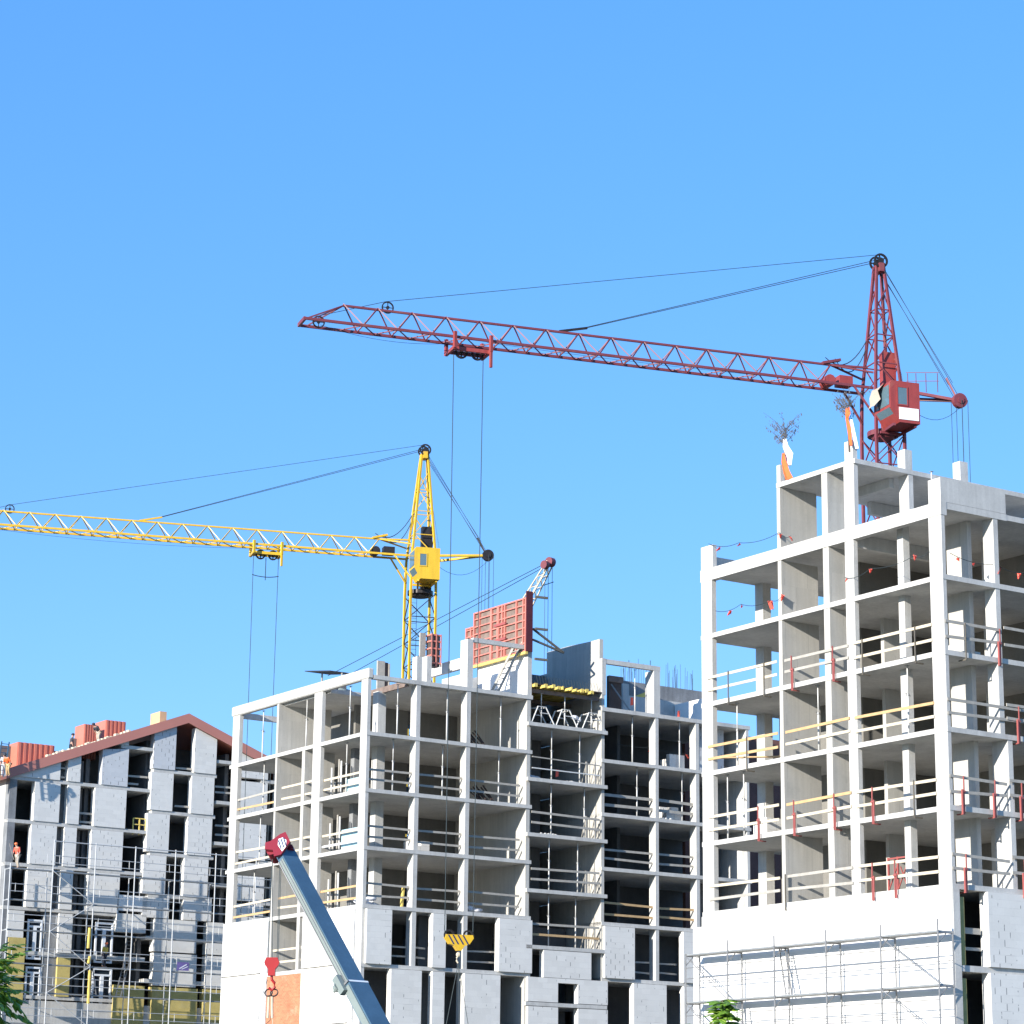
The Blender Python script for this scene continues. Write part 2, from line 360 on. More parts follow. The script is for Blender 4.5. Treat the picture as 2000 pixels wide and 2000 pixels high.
# dark wall of the next stair core and its low return
uc = 82.66
t0, t1, t2 = onu(uc, 1178, 1246), onu(uc, 1150, 1252), onu(uc, 1068, 1274)
pt('core_wall', MB().prism([(VM + .3, 26.5), (VM + .3, t0.z), (t1.y, t1.z - .05), ((t1.y + t2.y) / 2, (t1.z + t2.z) / 2 + .02), (t2.y, t2.z), (t2.y, 26.5)], 'u', uc, uc + .25), conc_wall)
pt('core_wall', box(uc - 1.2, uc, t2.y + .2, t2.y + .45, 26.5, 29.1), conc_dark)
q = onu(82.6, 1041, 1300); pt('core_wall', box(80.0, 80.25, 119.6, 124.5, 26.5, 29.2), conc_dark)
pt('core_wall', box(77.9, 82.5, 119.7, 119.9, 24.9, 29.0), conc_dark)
# frame at the far wing of the roof level
pt('column', box(82.66, 82.92, VM + .03, VM + .28, 27.2, 29.28), conc)
pt('edge_beam', box(82.93, 86.75, VM + .04, VM + .3, 29.0, 29.26), conc)
pt('column', box(86.28, 86.72, VM + .03, VM + .85, 26.5, 28.99), conc)
p = onv(117, 1223, 1350); pt('column', box(p.x - .25, p.x + .2, 117, 117.3, 26.5, 28.6), conc)
pt('roof_wall', box(86.9, 93.2, 118.2, 118.45, 26.5, 28.2), conc)
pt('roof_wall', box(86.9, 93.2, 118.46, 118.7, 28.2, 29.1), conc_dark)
pt('roof_wall', box(90.6, 90.85, VM + .3, 118.1, 26.5, 28.0), plaster)
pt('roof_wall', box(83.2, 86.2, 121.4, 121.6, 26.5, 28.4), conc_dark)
rb = MB()
for k in range(46):
    u = 86.9 + 6.2 * random.random(); rb.tube([(u, 118.58, 29.0), (u + random.uniform(-.05, .05), 118.58, 29.7 + random.random() * .9)], .013, 4)
pt('starter_bar', rb, rope_m)
# ======== the tall frame building in front ==================================================
UT, VT = 67.869, 71.304
tow = thing('frame_building', 'tall unfinished concrete frame tower with a white plastered base and an open upper storey', 'building', (UT, VT, 0))
ZT = [26.6, 23.98, 20.98, 17.97, 14.95, 11.97]
def tp(name, mb, m, parent=None, bevel=0): return mb.build(name, m, parent or tow, bevel=bevel)
UTE, VTE = 82.0, 86.58
for z in ZT[1:]: tp('slab', box(UT, UTE, VT, VTE, z, z + .2), conc)
tp('slab', box(UT + .32, UTE, VT + .02, VTE - .02, 26.86, 27.08), conc)
tp('edge_beam', box(UT, UT + .31, VT, VTE, 26.57, 27.11), conc)
tp('edge_beam', box(UT + .315, 71.45, VT + .01, VT + .2, 26.83, 27.10), conc)
tp('edge_beam', box(UT + .35, 74.5, 76.6, 76.85, 26.3, 26.85), conc)
for i in range(1, 6):
    a, b = ZT[i] + .2, (ZT[i - 1] if i > 1 else 26.56)
    c = b if i > 1 else 26.86
    tp('column', box(UT + .02, UT + .26, 85.8, 86.55, a, b), conc)
    tp('column', box(UT + .02, UT + .24, 76.49, 77.02, a, b), conc)
    tp('column', box(UT + .02, UT + .2, VT + .02, 72.05, a, b), conc)
    w = 71.08 if i >= 4 else 70.7
    tp('column', box(w, w + .25, VT + .03, VT + (.9 if i >= 4 else .62), a, c), conc)
    tp('shear_wall', box(UT + .03, UT + 2.05, 81.09, 81.31, a, b), conc_wall)
    tp('shear_wall', box(UT + .03, UT + 1.55, 78.04, 78.4, a, b), conc_wall)
    p = onv(86.0, 1488, 1220); tp('column', box(p.x, p.x + .45, 85.9, 86.45, a, c), conc)
    # inner columns and cross walls
    p = onv(74.4, 1769, 1260); tp('column', box(p.x, p.x + .34, 74.4, 74.75, a, c), conc)
    tp('shear_wall', box(70.2, 70.42, 72.3, 73.5, a, c), conc_wall)
    tp('column', box(73.3, 73.7, 74.2, 74.7, a, c), conc)
    tp('partition', box(71.6, 76.2, 80.3, 80.5, a, c), conc_shade2)
    tp('partition', box(75.7, 81.9, 79.2, 79.4, a, c), conc_shade2)
    tp('partition', box(76.2, 76.4, 73.0, 79.1, a, c), conc_shade2)
    p = onv(78.2, 1727, 1260); tp('shear_wall', box(p.x, p.x + 1.4, 78.2, 78.4, a, c if i > 1 else a + .9), conc_wall)
    if i >= 3: tp('partition', box(71.6, 71.8, 80.5, 85.8, a, c), conc_shade2)
# the set-back upper storey
V2 = 76.27
tp('slab', box(UT, 80.0, V2, 81.31, 29.76, 29.96), conc)
for v0, v1, l in ((81.09, 81.31, 2.05), (78.04, 78.4, 1.5)): tp('shear_wall', box(UT + .02, UT + l, v0, v1, 27.11, 29.75), conc_wall)
tp('column', box(UT + .02, UT + .24, V2 + .1, 77.0, 27.11, 29.75), conc)
p, q = onv(V2 + .02, 1775, 965), onv(V2 + .02, 1784, 965)
tp('column', box(p.x, q.x, V2 + .02, V2 + .6, 27.09, 29.75), conc)
for u in (74.3, 78.6): tp('column', box(u, u + .25, V2 + .02, V2 + .6, 27.09, 29.75), conc)
tp('roof_beam', box(72.6, 79.8, 80.6, 80.85, 29.2, 29.75), conc)
tp('roof_beam', box(70.6, 70.85, 77.2, 81.2, 29.35, 29.75), conc)
tp('partition', box(73.5, 79.8, 80.2, 80.4, 27.09, 28.7), conc_wall)
# upstand panel on the near corner
tp('upstand', MB().prism([(UT + .03, VT + .02), (71.42, VT + .02), (71.42, VT + .2), (UT + .21, VT + .2), (UT + .21, 72.02), (UT + .03, 72.02)], 'z', 27.115, 28.08), conc)
tp('column', box(UT + .02, UT + .24, 85.72, 86.55, 27.11, 28.15), conc)
tp('parapet', box(UT + .3, UT + 6, 86.2, 86.4, 27.09, 27.75), conc)
# stub columns on the roof
for v0, v1, z1 in ((81.06, 81.3, 30.75), (76.42, 76.93, 30.78)): tp('column', box(UT + .03, UT + .27, v0, v1, 29.97, z1), conc)
for x0, x1, y in ((1768, 1782, 915), (1876, 1891, 935)):
    p, q = onv(V2 + .1, x0, y), onv(V2 + .1, x1, y); tp('column', box(p.x, q.x, V2 + .1, V2 + .55, 29.97, 30.85), conc)
# white base of the sunlit side with the ragged course under its head
tp('plaster_wall', MB().box(UT - .07, UT + .2, VT, 87.15, 0, 11.55), plaster)
tp('block_course', MB().box(UT - .035, UT + .2, VT, 86.6, 11.554, 11.968), block_w)
rg = MB(); x = VT + .05
while x < 86.4:
    l = random.uniform(.35, 1.3); h = random.choice((0, 0, .06, .12, .2))
    if h: rg.box(UT - .068, UT - .036, x, x + l, 11.55, 11.55 + h)
    x += l
tp('plaster_patch', rg, plaster)
tp('corner_pier', box(UT, UT + .34, VT - .02, VT + .5, 0, 11.965), conc)
for z0, z1 in ((9.15, 11.95), (6.1, 8.9)):
    tp('insulation_strip', box(UT + .345, UT + .62, VT + .05, VT + .45, z0, z1 - .25), olive)
    p, q = onv(VT - .12, 1932, 1820), onv(VT - .12, 1917, 1820)
    tp('block_panel', box(p.x, 78, VT - .12, VT + .35, z0 - .02, z1), block_t)
    tp('partition', box(UT + .6, 78, VT + 3.2, VT + 3.4, z0, z1), conc_shade)
    tp('partition', box(UT + .4, UT + .6, VT + .5, VT + 3.2, z0, z1), conc_shade)
tp('slab', box(UT + .35, UTE, VT, VTE, 8.9, 9.13), conc)
tp('slab', box(UT + .35, UTE, VT, VTE, 5.9, 6.1), conc)
tp('lower_wall', box(UT + .345, UTE, VT + .05, VT + .4, 0, 5.88), block)
tp('lower_wall', box(UTE - .3, UTE, VT + .41, VTE, 0, 11.9), block)
tp('lower_wall', box(UT + .2, UTE - .31, VTE - .3, VTE, 0, 11.9), block)
p, q = onv(VT + .2, 1874, 1860), onv(VT + .2, 1917, 1860)
tp('cross_board', box(p.x, q.x, VT + .2, VT + .24, p.z + .72, p.z + .95), wood_g)
tp('cross_board', box(p.x, q.x, VT + .2, VT + .24, p.z + .1, p.z + .22), wood_g)
# ======== the gabled block building behind ==================================================
VB = 167.0
def fb(x, y, d=0): return onv(VB + d, x, y)
uL = fb(17, 1560).x
gab = thing('gabled_building', 'gabled apartment block of bare grey blocks under a red brown roof verge, scaffolded', 'building', (uL, VB, 0))
def gp(name, mb, m, parent=None): return mb.build(name, m, parent or gab)
uR = 97.2; VBE = VB + 14
L0 = [fb(199, 1539).z + .0, fb(205, 1622).z]
dz = (L0[0] - L0[1])
ZL = [L0[0] - dz * k for k in range(-1, 8)]                    # left part and recessed bay
R0 = [fb(298, 1507).z, fb(331, 1588.6).z]
ZR = [R0[0] - dz * k for k in range(0, 8)]
u1 = fb(297, 1560).x; u2 = fb(421, 1560).x; u3 = fb(452, 1560).x
ridge, fl, fr = fb(365, 1404), fb(40, 1503), fb(470, 1461)
def roofz(u): return ridge.z + (fl.z - ridge.z) / (fl.x - ridge.x) * (u - ridge.x) if u < ridge.x else ridge.z + (fr.z - ridge.z) / (fr.x - ridge.x) * (u - ridge.x)
for z in ZL:
    if z < 3: continue
    ur = u1
    ul = uL if z + .3 < roofz(uL + .4) else fb(236, 1470).x
    gp('slab', box(ul, ur - .01, VB - .05, VBE, z, z + .24), conc)
for z in ZR:
    if z < 3: continue
    gp('slab', box(u1, u2, VB - .05, VBE, z, z + .24), conc)
    if z < ZR[0] + .1: gp('slab', box(u3 + 2.4, uR, VB - .05, VBE, z, z + .24), conc)
for z in ZL:
    if 3 < z < ZL[0] + .1: gp('slab', box(u2 + .01, u3 + 2.4, VB - .05, VBE, z - .35, z - .11), conc)
# block panels: pixel extents along the front, storey by storey
lefts = [(66, 116, block), (131, 155, block), (184, 246, block)]
def gpan(x0, x1, y, z0, z1, m, d=-.12, slope=True, t=.62):
    p, q = fb(x0, y, d), fb(x1, y, d)
    if slope:
        a, b = min(z1, roofz(p.x) - .35), min(z1, roofz(q.x) - .35)
        if max(a, b) < z0 + .1: return
        a, b = max(a, z0 + .02), max(b, z0 + .02)
        poly = [(p.x, z0), (q.x, z0), (q.x, b)]
        if p.x < ridge.x < q.x and z1 > roofz(ridge.x) - .4: poly.append((ridge.x, roofz(ridge.x) - .35))
        poly.append((p.x, a))
        return gp('block_panel', MB().prism(poly, 'v', VB + d, VB + d + t), m)
    return gp('block_panel', box(p.x, q.x, VB + d, VB + d + t, z0, z1), m)
gpan(26, 118, 1510, ZL[1] + .24, 99, block)
gpan(133, 158, 1500, ZL[1] + .24, 99, block)
gpan(199, 250, 1510, ZL[1] + .24, ZL[0] - .02, block_b); gpan(201, 251, 1470, ZL[0] + .24, 99, block)
for k in (2, 3, 4):
    s = -2.5 * (k - 2)
    for x0, x1, m in lefts: gpan(x0 + s, x1 + s, 1580, ZL[k] + .24, ZL[k - 1] - .02, block_t if k > 2 else m)
for k, (xa, xb, xc, xd) in enumerate(((299, 342, 379, 422), (297, 340, 376, 420), (293, 336, 372, 419), (289, 333, 368, 415))):
    zt = 99 if k == 0 else ZR[k - 1] - .02
    gpan(xa, xb, 1500, ZR[k] + .24, zt, block_b if k == 0 else (block_t if k > 1 else block)); gpan(xc, xd, 1500, ZR[k] + .24, zt, block_t if k > 1 else block)
for k in range(1, 5):
    gpan(462, 522, 1560, ZR[k] + .24, ZR[k - 1] - .02, block if k < 3 else block_t); gpan(540, 600, 1560, ZR[k] + .24, ZR[k - 1] - .02, block)
gpan(462, 522, 1560, ZR[0] + .24, 99, block); gpan(540, 600, 1560, ZR[0] + .24, 99, block)
# inner walls behind the openings, shade put into their colour
gp('partition', box(uL + .3, uR, VB + 4.2, VB + 4.45, 0, ZL[0]), conc_shade); gp('partition', box(fb(180, 1560).x, uR - 3, VB + 4.2, VB + 4.45, ZL[0] + .01, ridge.z - 1.6), conc_shade)
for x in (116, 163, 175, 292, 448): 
    u = fb(x, 1560).x; gp('cross_wall', box(u, u + .3, VB + (.9 if x != 116 else .5), VB + 4.2, 0, min(roofz(u), ridge.z) - .7), conc_shade)
gp('partition', box(fb(117, 1560).x, fb(131, 1560).x + .2, VB + .45, VB + .65, 6, ZL[1] + 2), conc_shade)
# end wall in sun, dark weathered pier at the corner
gp('end_wall', box(uL - .02, uL + .25, VB + .6, VBE, 0, roofz(uL) - .3), block_w)
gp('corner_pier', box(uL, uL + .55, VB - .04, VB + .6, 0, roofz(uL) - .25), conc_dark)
gp('back_wall', box(uL, uR, VBE - .3, VBE - .02, 0, ZL[1]), block)
# windows, yellow insulation and banded panels of the finished lower storeys
def win(x0, x1, y0, y1, mull, trans):
    p, q = fb(x0, y1, .12), fb(x1, y0, .12)
    f = MB(); w = .13
    z0, z1 = p.z, q.z; zt = z0 + (z1 - z0) * trans
    f.box(p.x, p.x + w, VB + .1, VB + .2, z0, z1).box(q.x - w, q.x, VB + .1, VB + .2, z0, z1)
    f.box(p.x + w, q.x - w, VB + .1, VB + .2, z0, z0 + w).box(p.x + w, q.x - w, VB + .1, VB + .2, z1 - w, z1).box(p.x + w, q.x - w, VB + .1, VB + .2, zt, zt + w)
    um = p.x + (q.x - p.x) * mull; f.box(um - w, um + w, VB + .095, VB + .195, z0 + w, zt)
    o = gp('window', f, pvc)
    gp('pane', box(p.x + .05, q.x - .05, VB + .22, VB + .25, z0 + .05, z1 - .05), glass, o)
for a in ((50, 84, 1797, 1873, .5, .8), (46, 81, 1889, 1963, .45, .82), (183, 222, 1803, 1880, .5, .8), (177, 219, 1892, 1968, .5, .8)): win(*a)
zl = ZL[4]
gpan(17, 50, 1835, ZL[5] - 1.6, zl - 1.9, yel_ins, slope=False); gpan(17, 48, 1780, zl - 1.9, zl - .05, block, slope=False)
gpan(15, 46, 1920, ZL[6] - .2, ZL[5] - 1.9, yel_ins, slope=False)
gpan(113, 140, 1840, ZL[5] + .24, zl - .05, block_t, slope=False); gpan(110, 135, 1925, ZL[6] + .24, ZL[5] - .05, yel_ins, slope=False)
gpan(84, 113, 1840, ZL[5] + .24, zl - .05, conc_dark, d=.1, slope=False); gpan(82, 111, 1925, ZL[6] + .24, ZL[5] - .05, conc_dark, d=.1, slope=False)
for zz0, zz1, m in ((ZR[3] + .3 - 1.9, ZR[3] - .4, plaster), (ZR[3] - 3.1, ZR[3] - 1.7, block)):
    gpan(226, 284, 1830, zz0 + .5, zz1 + .4, m, slope=False)
zr = ZR[4] + .2
gpan(278, 330, 1775, ZR[4] + 1.55, ZR[3] - .02, block_t, slope=False); gpan(358, 413, 1780, ZR[4] + 1.55, ZR[3] - .02, block_t, slope=False)
gpan(300, 384, 1830, zr - 1.0, zr + 1.3, block, slope=False); gpan(404, 436, 1830, zr - 1.0, zr + 1.3, block, slope=False)
gpan(300, 384, 1880, zr - 3.4, zr - 1.1, block, slope=False); gpan(402, 434, 1880, zr - 3.4, zr - 1.1, block, slope=False)
gpan(222, 282, 1935, zr - 6.2, zr - 3.5, yel_ins, slope=False, d=-.16); gpan(297, 386, 1935, zr - 6.2, zr - 3.5, yel_ins, slope=False, d=-.16); gpan(397, 436, 1935, zr - 6.2, zr - 3.5, yel_ins, slope=False, d=-.16)
gp('lower_wall', box(uL + .3, uR, VB + .02, VB + .5, 0, ZL[6] - .1), conc)
# roof: two slopes, fascia boards, stacks
ov = -.3
for ua, ub in ((fl.x - 1.6, ridge.x), (ridge.x, uR + .6)):
    za, zb = roofz(ua), roofz(ub)
    gp('roof_slope', MB().prism([(ua, za - .18), (ub, zb - .18), (ub, zb + .18), (ua, za + .18)], 'v', VB + ov + .1, VBE + .6), roof_c)
    gp('fascia', MB().prism([(ua, za - .34), (ub, zb - .34), (ub, zb + .36), (ua, za + .36)], 'v', VB + ov - .05, VB + ov + .095), roof_r)
gp('verge_end', MB().prism([(fl.x - 2.4, roofz(fl.x - 2.4) - .34), (fl.x - 1.6, roofz(fl.x - 1.6) - .34), (fl.x - 1.6, roofz(fl.x - 1.6) + .36), (fl.x - 2.4, roofz(fl.x - 2.4) + .36)], 'v', VB + ov - .05, VB + ov + .095), olive)
def stack(xl, xc, xr, ytop, depth, d=3.0):
    p, q = fb(xc, ytop, d), fb(xr, ytop, d)
    m = MB(); n = max(5, int((q.x - p.x) / .38)); w = (q.x - p.x) / n
    zb_ = roofz(p.x) - .6
    m.box(p.x, q.x, VB + d, VB + d + depth, zb_, p.z)
    for k in range(n): m.box(p.x + (k + .15) * w, p.x + (k + .6) * w, VB + d - .06, VB + d - .001, zb_, p.z)
    gp('roof_stack', m, roof_c)
stack(28, 35, 107, 1449, 1.6); stack(158, 165, 190, 1414, 1.6); stack(199, 207, 246, 1406, 1.8)
p, q = fb(313, 1389, 3), fb(326, 1389, 3)
gp('chimney', box(p.x, q.x, VB + 3, VB + 4.6, roofz(p.x) - .5, p.z), pale_br)
gap = MB()
for k in range(26):
    x = 88 + k * 6.2 + random.uniform(-1.5, 1.5); p = fb(x, 1500, ov + .3); 
    gap.box(p.x, p.x + random.uniform(.08, .22), VB + ov + .02, VB + ov + .4, roofz(p.x) + .2, roofz(p.x) + .42 + random.uniform(0, .12))
gp('batten_end', gap, wood)
# ======== guard rails, props, scaffolds =====================================================
ORD = ['first', 'second', 'third', 'fourth', 'fifth', 'sixth']
WM = {'p': (wood, 'pale timber'), 'o': (wood_o, 'orange timber'), 'g': (wood_g, 'grey timber'), 'w': (prop_m, 'thin pale metal')}
def rail(axis, fix, c0, c1, zf, label, cols='pp', hs=(.5, 1.05), posts=(), group='guard rails along the open floor edges', th=.115, tilt=None, legs=None):
    """two boards across a bay; axis 'u': boards run along u at v=fix, axis 'v': along v at u=fix"""
    def P(c, z, d=0): return (c, fix + d, z) if axis == 'u' else (fix + d, c, z)
    t = thing('guard_rail', label, 'guard rail', P((c0 + c1) / 2, zf), group)
    for h, k in zip(hs, cols):
        d0, d1 = (random.uniform(-.05, .05), random.uniform(-.05, .05)) if tilt is None else tilt
        MB().bar(P(c0, zf + h + d0), P(c1, zf + h + d1), .035 if axis == 'u' else .035, th, up=(0, 0, 1)).build('rail', WM[k][0], t)
    for c, m in posts:
        off = -.06
        b = MB().bar(P(c, zf - .32, off), P(c, zf + 1.15, off), .04, .04)
        if m is clamp_r: b.bar(P(c - .13, zf - .34, off - .04), P(c - .13, zf + .62, off - .04), *((.045, .04) if axis == 'v' else (.075, .05))).bar(P(c - .13, zf + .55, off - .04), P(c + .02, zf + .55, off - .04), .06, .06)
        b.bar(P(c, zf - .3, off), P(c, zf - .3, .35), .05, .05)
        b.build('post', m, t)
    for c in legs or ():
        MB().bar(P(c, zf, .02), P(c, zf + hs[-1] + .1, .02), .05, .09).bar(P(c + .05, zf, .55), P(c, zf + hs[-1], .04), .04, .04).build('post', wood_g, t)
    return t
bM = ('far end bay', 'bay of thin walls', 'bay by corner column')
# middle block, sunlit side
spec = {2: ('og', 'pp', 'pp'), 3: ('pp', 'pp', 'wp'), 4: ('op', 'po', 'oo')}
for i in (2, 3, 4):
    zf = ZM[i] + .2
    for b, (c0, c1) in enumerate(((124.4, 128.9), (119.9 if i != 2 else 120.0, 123.6), (115.0, 119.4))):
        k = spec[i][b]
        rail('v', UM + .12 if b != 2 else UM + .3, c0, c1, zf, '%s guard rail, %s railed storey, middle block sunlit side, %s' % (WM[k[0]][1], ORD[i - 2], bM[b]), k, (.42, 1.0) if b else (.35, .95))
rail('v', UM + .2, 120.5, 124.2, ZM[5] + .2, 'two pale boards across the gap above the orange brick infill', 'pp', (.55, 1.15))
fM = ('bay by corner column', 'bay between slender columns', 'bay with cross wall')
for i in (2, 3, 4):
    zf = ZM[i] + .2
    for b, (c0, c1) in enumerate(((67.7, 70.5), (70.75, 73.7), (73.95, 77.4))):
        rail('u', VM + .35, c0, c1, zf, 'grey guard rail, %s railed storey, middle block shaded front, %s' % (ORD[i - 2], fM[b]), 'gg', (.5, 1.08), th=.11)
for k in range(1, 5):
    zf = ZB[k] + .2
    rail('u', VM + .02, 77.95, 82.5, zf, 'grey timber guard rail at %s floor below the yellow beams in the split-level bay' % ORD[k - 1], 'wg' if k == 1 else ('og' if k == 4 else 'gg'), (.55, 1.12), th=.12 if k > 1 else .06, legs=(81.6, 82.2))
gW = ('before the wing column', 'beyond the wing column')
for i in (2, 3, 4):
    zf = ZM[i] + .2
    for b, (c0, c1) in enumerate(((82.85, 86.35), (86.65, 89.25))):
        rail('u', VM + .3, c0, c1, zf, '%s guard rail, %s railed storey, middle block wing, %s' % (('grey timber', 'grey timber', 'orange timber')[i - 2], ORD[i - 2], gW[b]), ('gg', 'gg', 'oo')[i - 2], (.5, 1.05), th=.16 if i == 2 else .12)
for i, cs in ((5, ((69.0, 70.45), (70.8, 71.6), (74.0, 76.0), (83.9, 86.3), (86.65, 88.2))),):
    for n, (c0, c1) in enumerate(cs):
        rail('u', VM + .5, c0, c1, ZM[i] + .2, 'thin grey rail across the %s opening from the corner in upper block infill' % ORD[n], 'gg', (.45, 1.0), th=.09)
# tall tower
T4 = {2: ('pp', 'gg', 'pp'), 3: ('oo', 'po', 'po'), 4: ('pp', 'po', 'pp'), 5: ('gp', 'gg', 'pp')}
bT = ('far end bay', 'bay with bare cross wall', 'bay by corner column')
for i in (2, 3, 4, 5):
    zf = ZT[i] + .2
    pr = {2: (((82.2, clamp_d), (84.6, clamp_d)), ((80.4, clamp_r), (77.8, clamp_r)), ((76.0, clamp_d), (72.9, clamp_d))),
          3: (((83.4, clamp_d),), (), ()), 4: (((82.7, clamp_r),), ((80.4, clamp_r), (77.9, clamp_r)), ((75.6, clamp_r), (73.2, clamp_d))), 5: ((), ((81.0, clamp_d),), ((75.7, clamp_r), (74.4, clamp_r)))}[i]
    for b, (c0, c1) in enumerate(((81.4, 86.1), (76.9, 80.9), (72.0, 76.6))):
        rail('v', UT - .02, c0, c1, zf, '%s guard rail, %s railed storey, tall tower sunlit side, %s' % (WM[T4[i][b][0]][1], ORD[i - 2], bT[b]), T4[i][b], (.5, 1.05), pr[b])
    rail('u', VT - .02, 67.9, 70.9 if i != 3 else 72.8, zf, 'grey guard rail, %s railed storey of tall tower, shaded front by the corner' % ORD[i - 2], 'gg', (.55, 1.08), {2: ((68.9, clamp_d), (70.75, clamp_r)), 3: (), 4: ((68.55, clamp_r), (70.2, clamp_r)), 5: ((68.55, clamp_r),)}[i])
    rail('u', VT - .05, 71.0, 75.5, zf, 'grey guard rail, %s railed storey of tall tower, shaded front beyond the second column' % ORD[i - 2], 'gg', (.6, 1.2), ((71.6, clamp_r),) if i > 2 else ())
# ---- steel props
pr0 = None
PROPN = 0
def prop(u, v, z0, z1, label):
    global pr0
    if pr0 is None:
        pr0 = thing('steel_prop', label, 'steel prop', (u, v, z0), 'telescopic steel props holding the slabs')
        MB().tube([(u, v, z0 + .02), (u, v, z0 + 1.75)], .038, 8).build('outer_tube', prop_m, pr0, smooth=True)
        MB().tube([(u, v, z0 + 1.7), (u, v, z0 + 2.98)], .027, 8).build('inner_tube', prop_m, pr0, smooth=True)
        MB().disc((u, v, z0 + 1.74), (0, 0, 1), .065, .09, 10).bar((u - .13, v, z0 + 1.8), (u + .13, v, z0 + 1.7), .025).build('collar', galv, pr0)
        MB().box(u - .07, u + .07, v - .07, v + .07, z0, z0 + .02).build('foot', galv, pr0)
        MB().box(u - .07, u + .07, v - .07, v + .07, z0 + 2.98, z0 + 3.0).build('head', galv_d, pr0)
        pr0.scale = (1, 1, (z1 - z0) / 3.0); return pr0
    return dup(pr0, (u, v, z0), label, (z1 - z0) / 3.0)
def prop_px(plane, x, y, z0, z1, label):
    p = onv(plane, x, y); return prop(p.x, plane, z0, z1, label)
NM = ('top', 'second', 'third', 'fourth', 'fifth')
V1 = VM + .45
for k, (xs, i) in enumerate((((776, 873, 978), 1), ((767, 864, 974), 2))):
    for j, x in enumerate(xs):
        prop_px(V1, x, 1400 + 110 * k, ZM[i] + .2, 26.36 if i == 1 else ZM[i - 1], 'pale steel prop, %s storey of middle block shaded front, %s bay from corner' % (NM[k], ORD[j]))
for k, (vs, i) in enumerate((((116.9, 121.6, 126.6), 1), ((117.1, 126.3), 2), ((126.5,), 3), ((127.0,), 4))):
    for j, v in enumerate(vs):
        prop(UM + .42, v, ZM[i] + .2, 26.38 if i == 1 else ZM[i - 1], 'pale steel prop, %s storey of middle block sunlit side, %s from corner' % (NM[k], ORD[j]))
for k, xs in enumerate(((1057, 1103, 1155), (1077, 1132), (1076, 1141), (1072, 1128), (1071, 1124))):
    for j, x in enumerate(xs):
        prop_px(VM + .3, x, 1400 + 105 * k, ZB[k] + .2, ZB[k - 1] if k else 26.85, 'pale steel prop in split-level bay under the yellow beams, %s storey, %s of its storey' % (NM[k], ORD[j]))
for k, (xs, i) in enumerate((((1235, 1327), 1), ((1244, 1332), 2))):
    for j, x in enumerate(xs): prop_px(VM + .4, x, 1430 + 110 * k, ZM[i] + .2, ZM[i - 1] - (.09 if i == 1 else 0), 'white steel prop in the %s storey of the block wing, bay %s the wing column' % (NM[k], ('before', 'beyond')[j]))
prop_px(VM + .5, 1240, 1340, 26.5, 28.99, 'slim prop under the free roof beam of the block wing')
for k, (v, i, w) in enumerate(((79.3, 3, 'in front of the bare cross wall'), (73.9, 3, 'left of the corner column'), (84.2, 4, 'in the end bay'), (84.6, 3, 'behind the orange boards'), (85.3, 4, 'close to the far column'))):
    prop(UT + .4, v, ZT[i] + .2, ZT[i - 1], 'pale steel prop on tall tower, %s, %s railed storey' % (w.replace('left of', 'beside'), ORD[i - 2]))
prop(71.3, 75.4, 27.1, 29.75, 'dark steel prop inside the open upper storey of the tall tower')
# ---- scaffold on the white base of the tower
US0, US1 = UT - 1.05, UT - .3
scf = thing('scaffold', 'galvanised tube scaffold with two plank decks against the white tower base', 'scaffold', (US0, 79, 0))
vo = [onu(US0, x, y).y for x, y in ((1339, 1900), (1421, 1880), (1512, 1865), (1613, 1850), (1720, 1850), (1832, 1830))]
zd = [onu(US0, 1621, 1838).z, onu(US0, 1621, 1938).z]; zd.append(2 * zd[1] - zd[0]); zd.append(2 * zd[2] - zd[1])
for j, v in enumerate(vo):
    MB().tube([(US0, v, .1), (US0, v, zd[0] + (.45 if 0 < j else .05))], .036, 6).build('standard', galv, scf)
    MB().tube([(US1, v, .1), (US1, v, zd[0] + .02)], .034, 6).build('standard', galv, scf)
    for z in zd: MB().tube([(US0, v, z - .06), (US1, v, z - .06)], .024, 6).bar((US0 + .02, v, z - .45), (US0 + .4, v, z - .08), .03).build('transom', galv, scf)
for z in zd:
    dk = MB()
    for a, b in zip(vo, vo[1:]): dk.box(US0 + .03, US0 + .37, b + .02, a - .02, z - .035, z + .03).box(US0 + .40, US1 - .02, b + .02, a - .02, z - .035, z + .03)
    dk.build('deck', galv_d, scf)
for z in (zd[0], zd[1], zd[2]):
    for h in (-.55, -1.0): 
        MB().tube([(US0, vo[0], z + h), (US0, vo[-1] + (2.3 if h < -.8 and z < zd[0] else 0), z + h)], .02, 6).build('ledger', galv, scf)
    MB().tube([(US1, vo[0], z - 1.05), (US1, vo[-1], z - 1.05)], .018, 6).build('ledger', galv, scf)
for a, b in ((0, 1), (4, 5)):
    for z, z2 in ((zd[0], zd[1]), (zd[1], zd[2])):
        if a == 0: MB().tube([(US0, vo[a], z - .05), (US0, vo[b] + .1, z2 + .05)], .022, 6).tube([(US0 + .1, vo[a] - .2, z - .2), (US0 + .1, vo[b] - .1, z2 + .05)], .018, 6).build('brace', galv, scf)
        else: MB().tube([(US0, vo[a], z - .05), (US0, vo[b], z2 + .05)], .022, 6).build('brace', galv, scf)
def ladder(p, q, label, w=.36, n=9, m=galv, side=(0, 1, 0), r=.025):
    p, q, s = Vector(p), Vector(q), Vector(side) * w / 2
    t = thing('ladder', label, 'ladder', p)
    for k in (-1, 1): MB().bar(p + s * k, q + s * k, r * 1.6, r * 2.4).build('stile', m, t)
    for k in range(n):
        c = p.lerp(q, (k + .5) / n); MB().tube([c - s, c + s], r * .7, 5).build('rung', m, t)
    return t
um = (US0 + US1) / 2
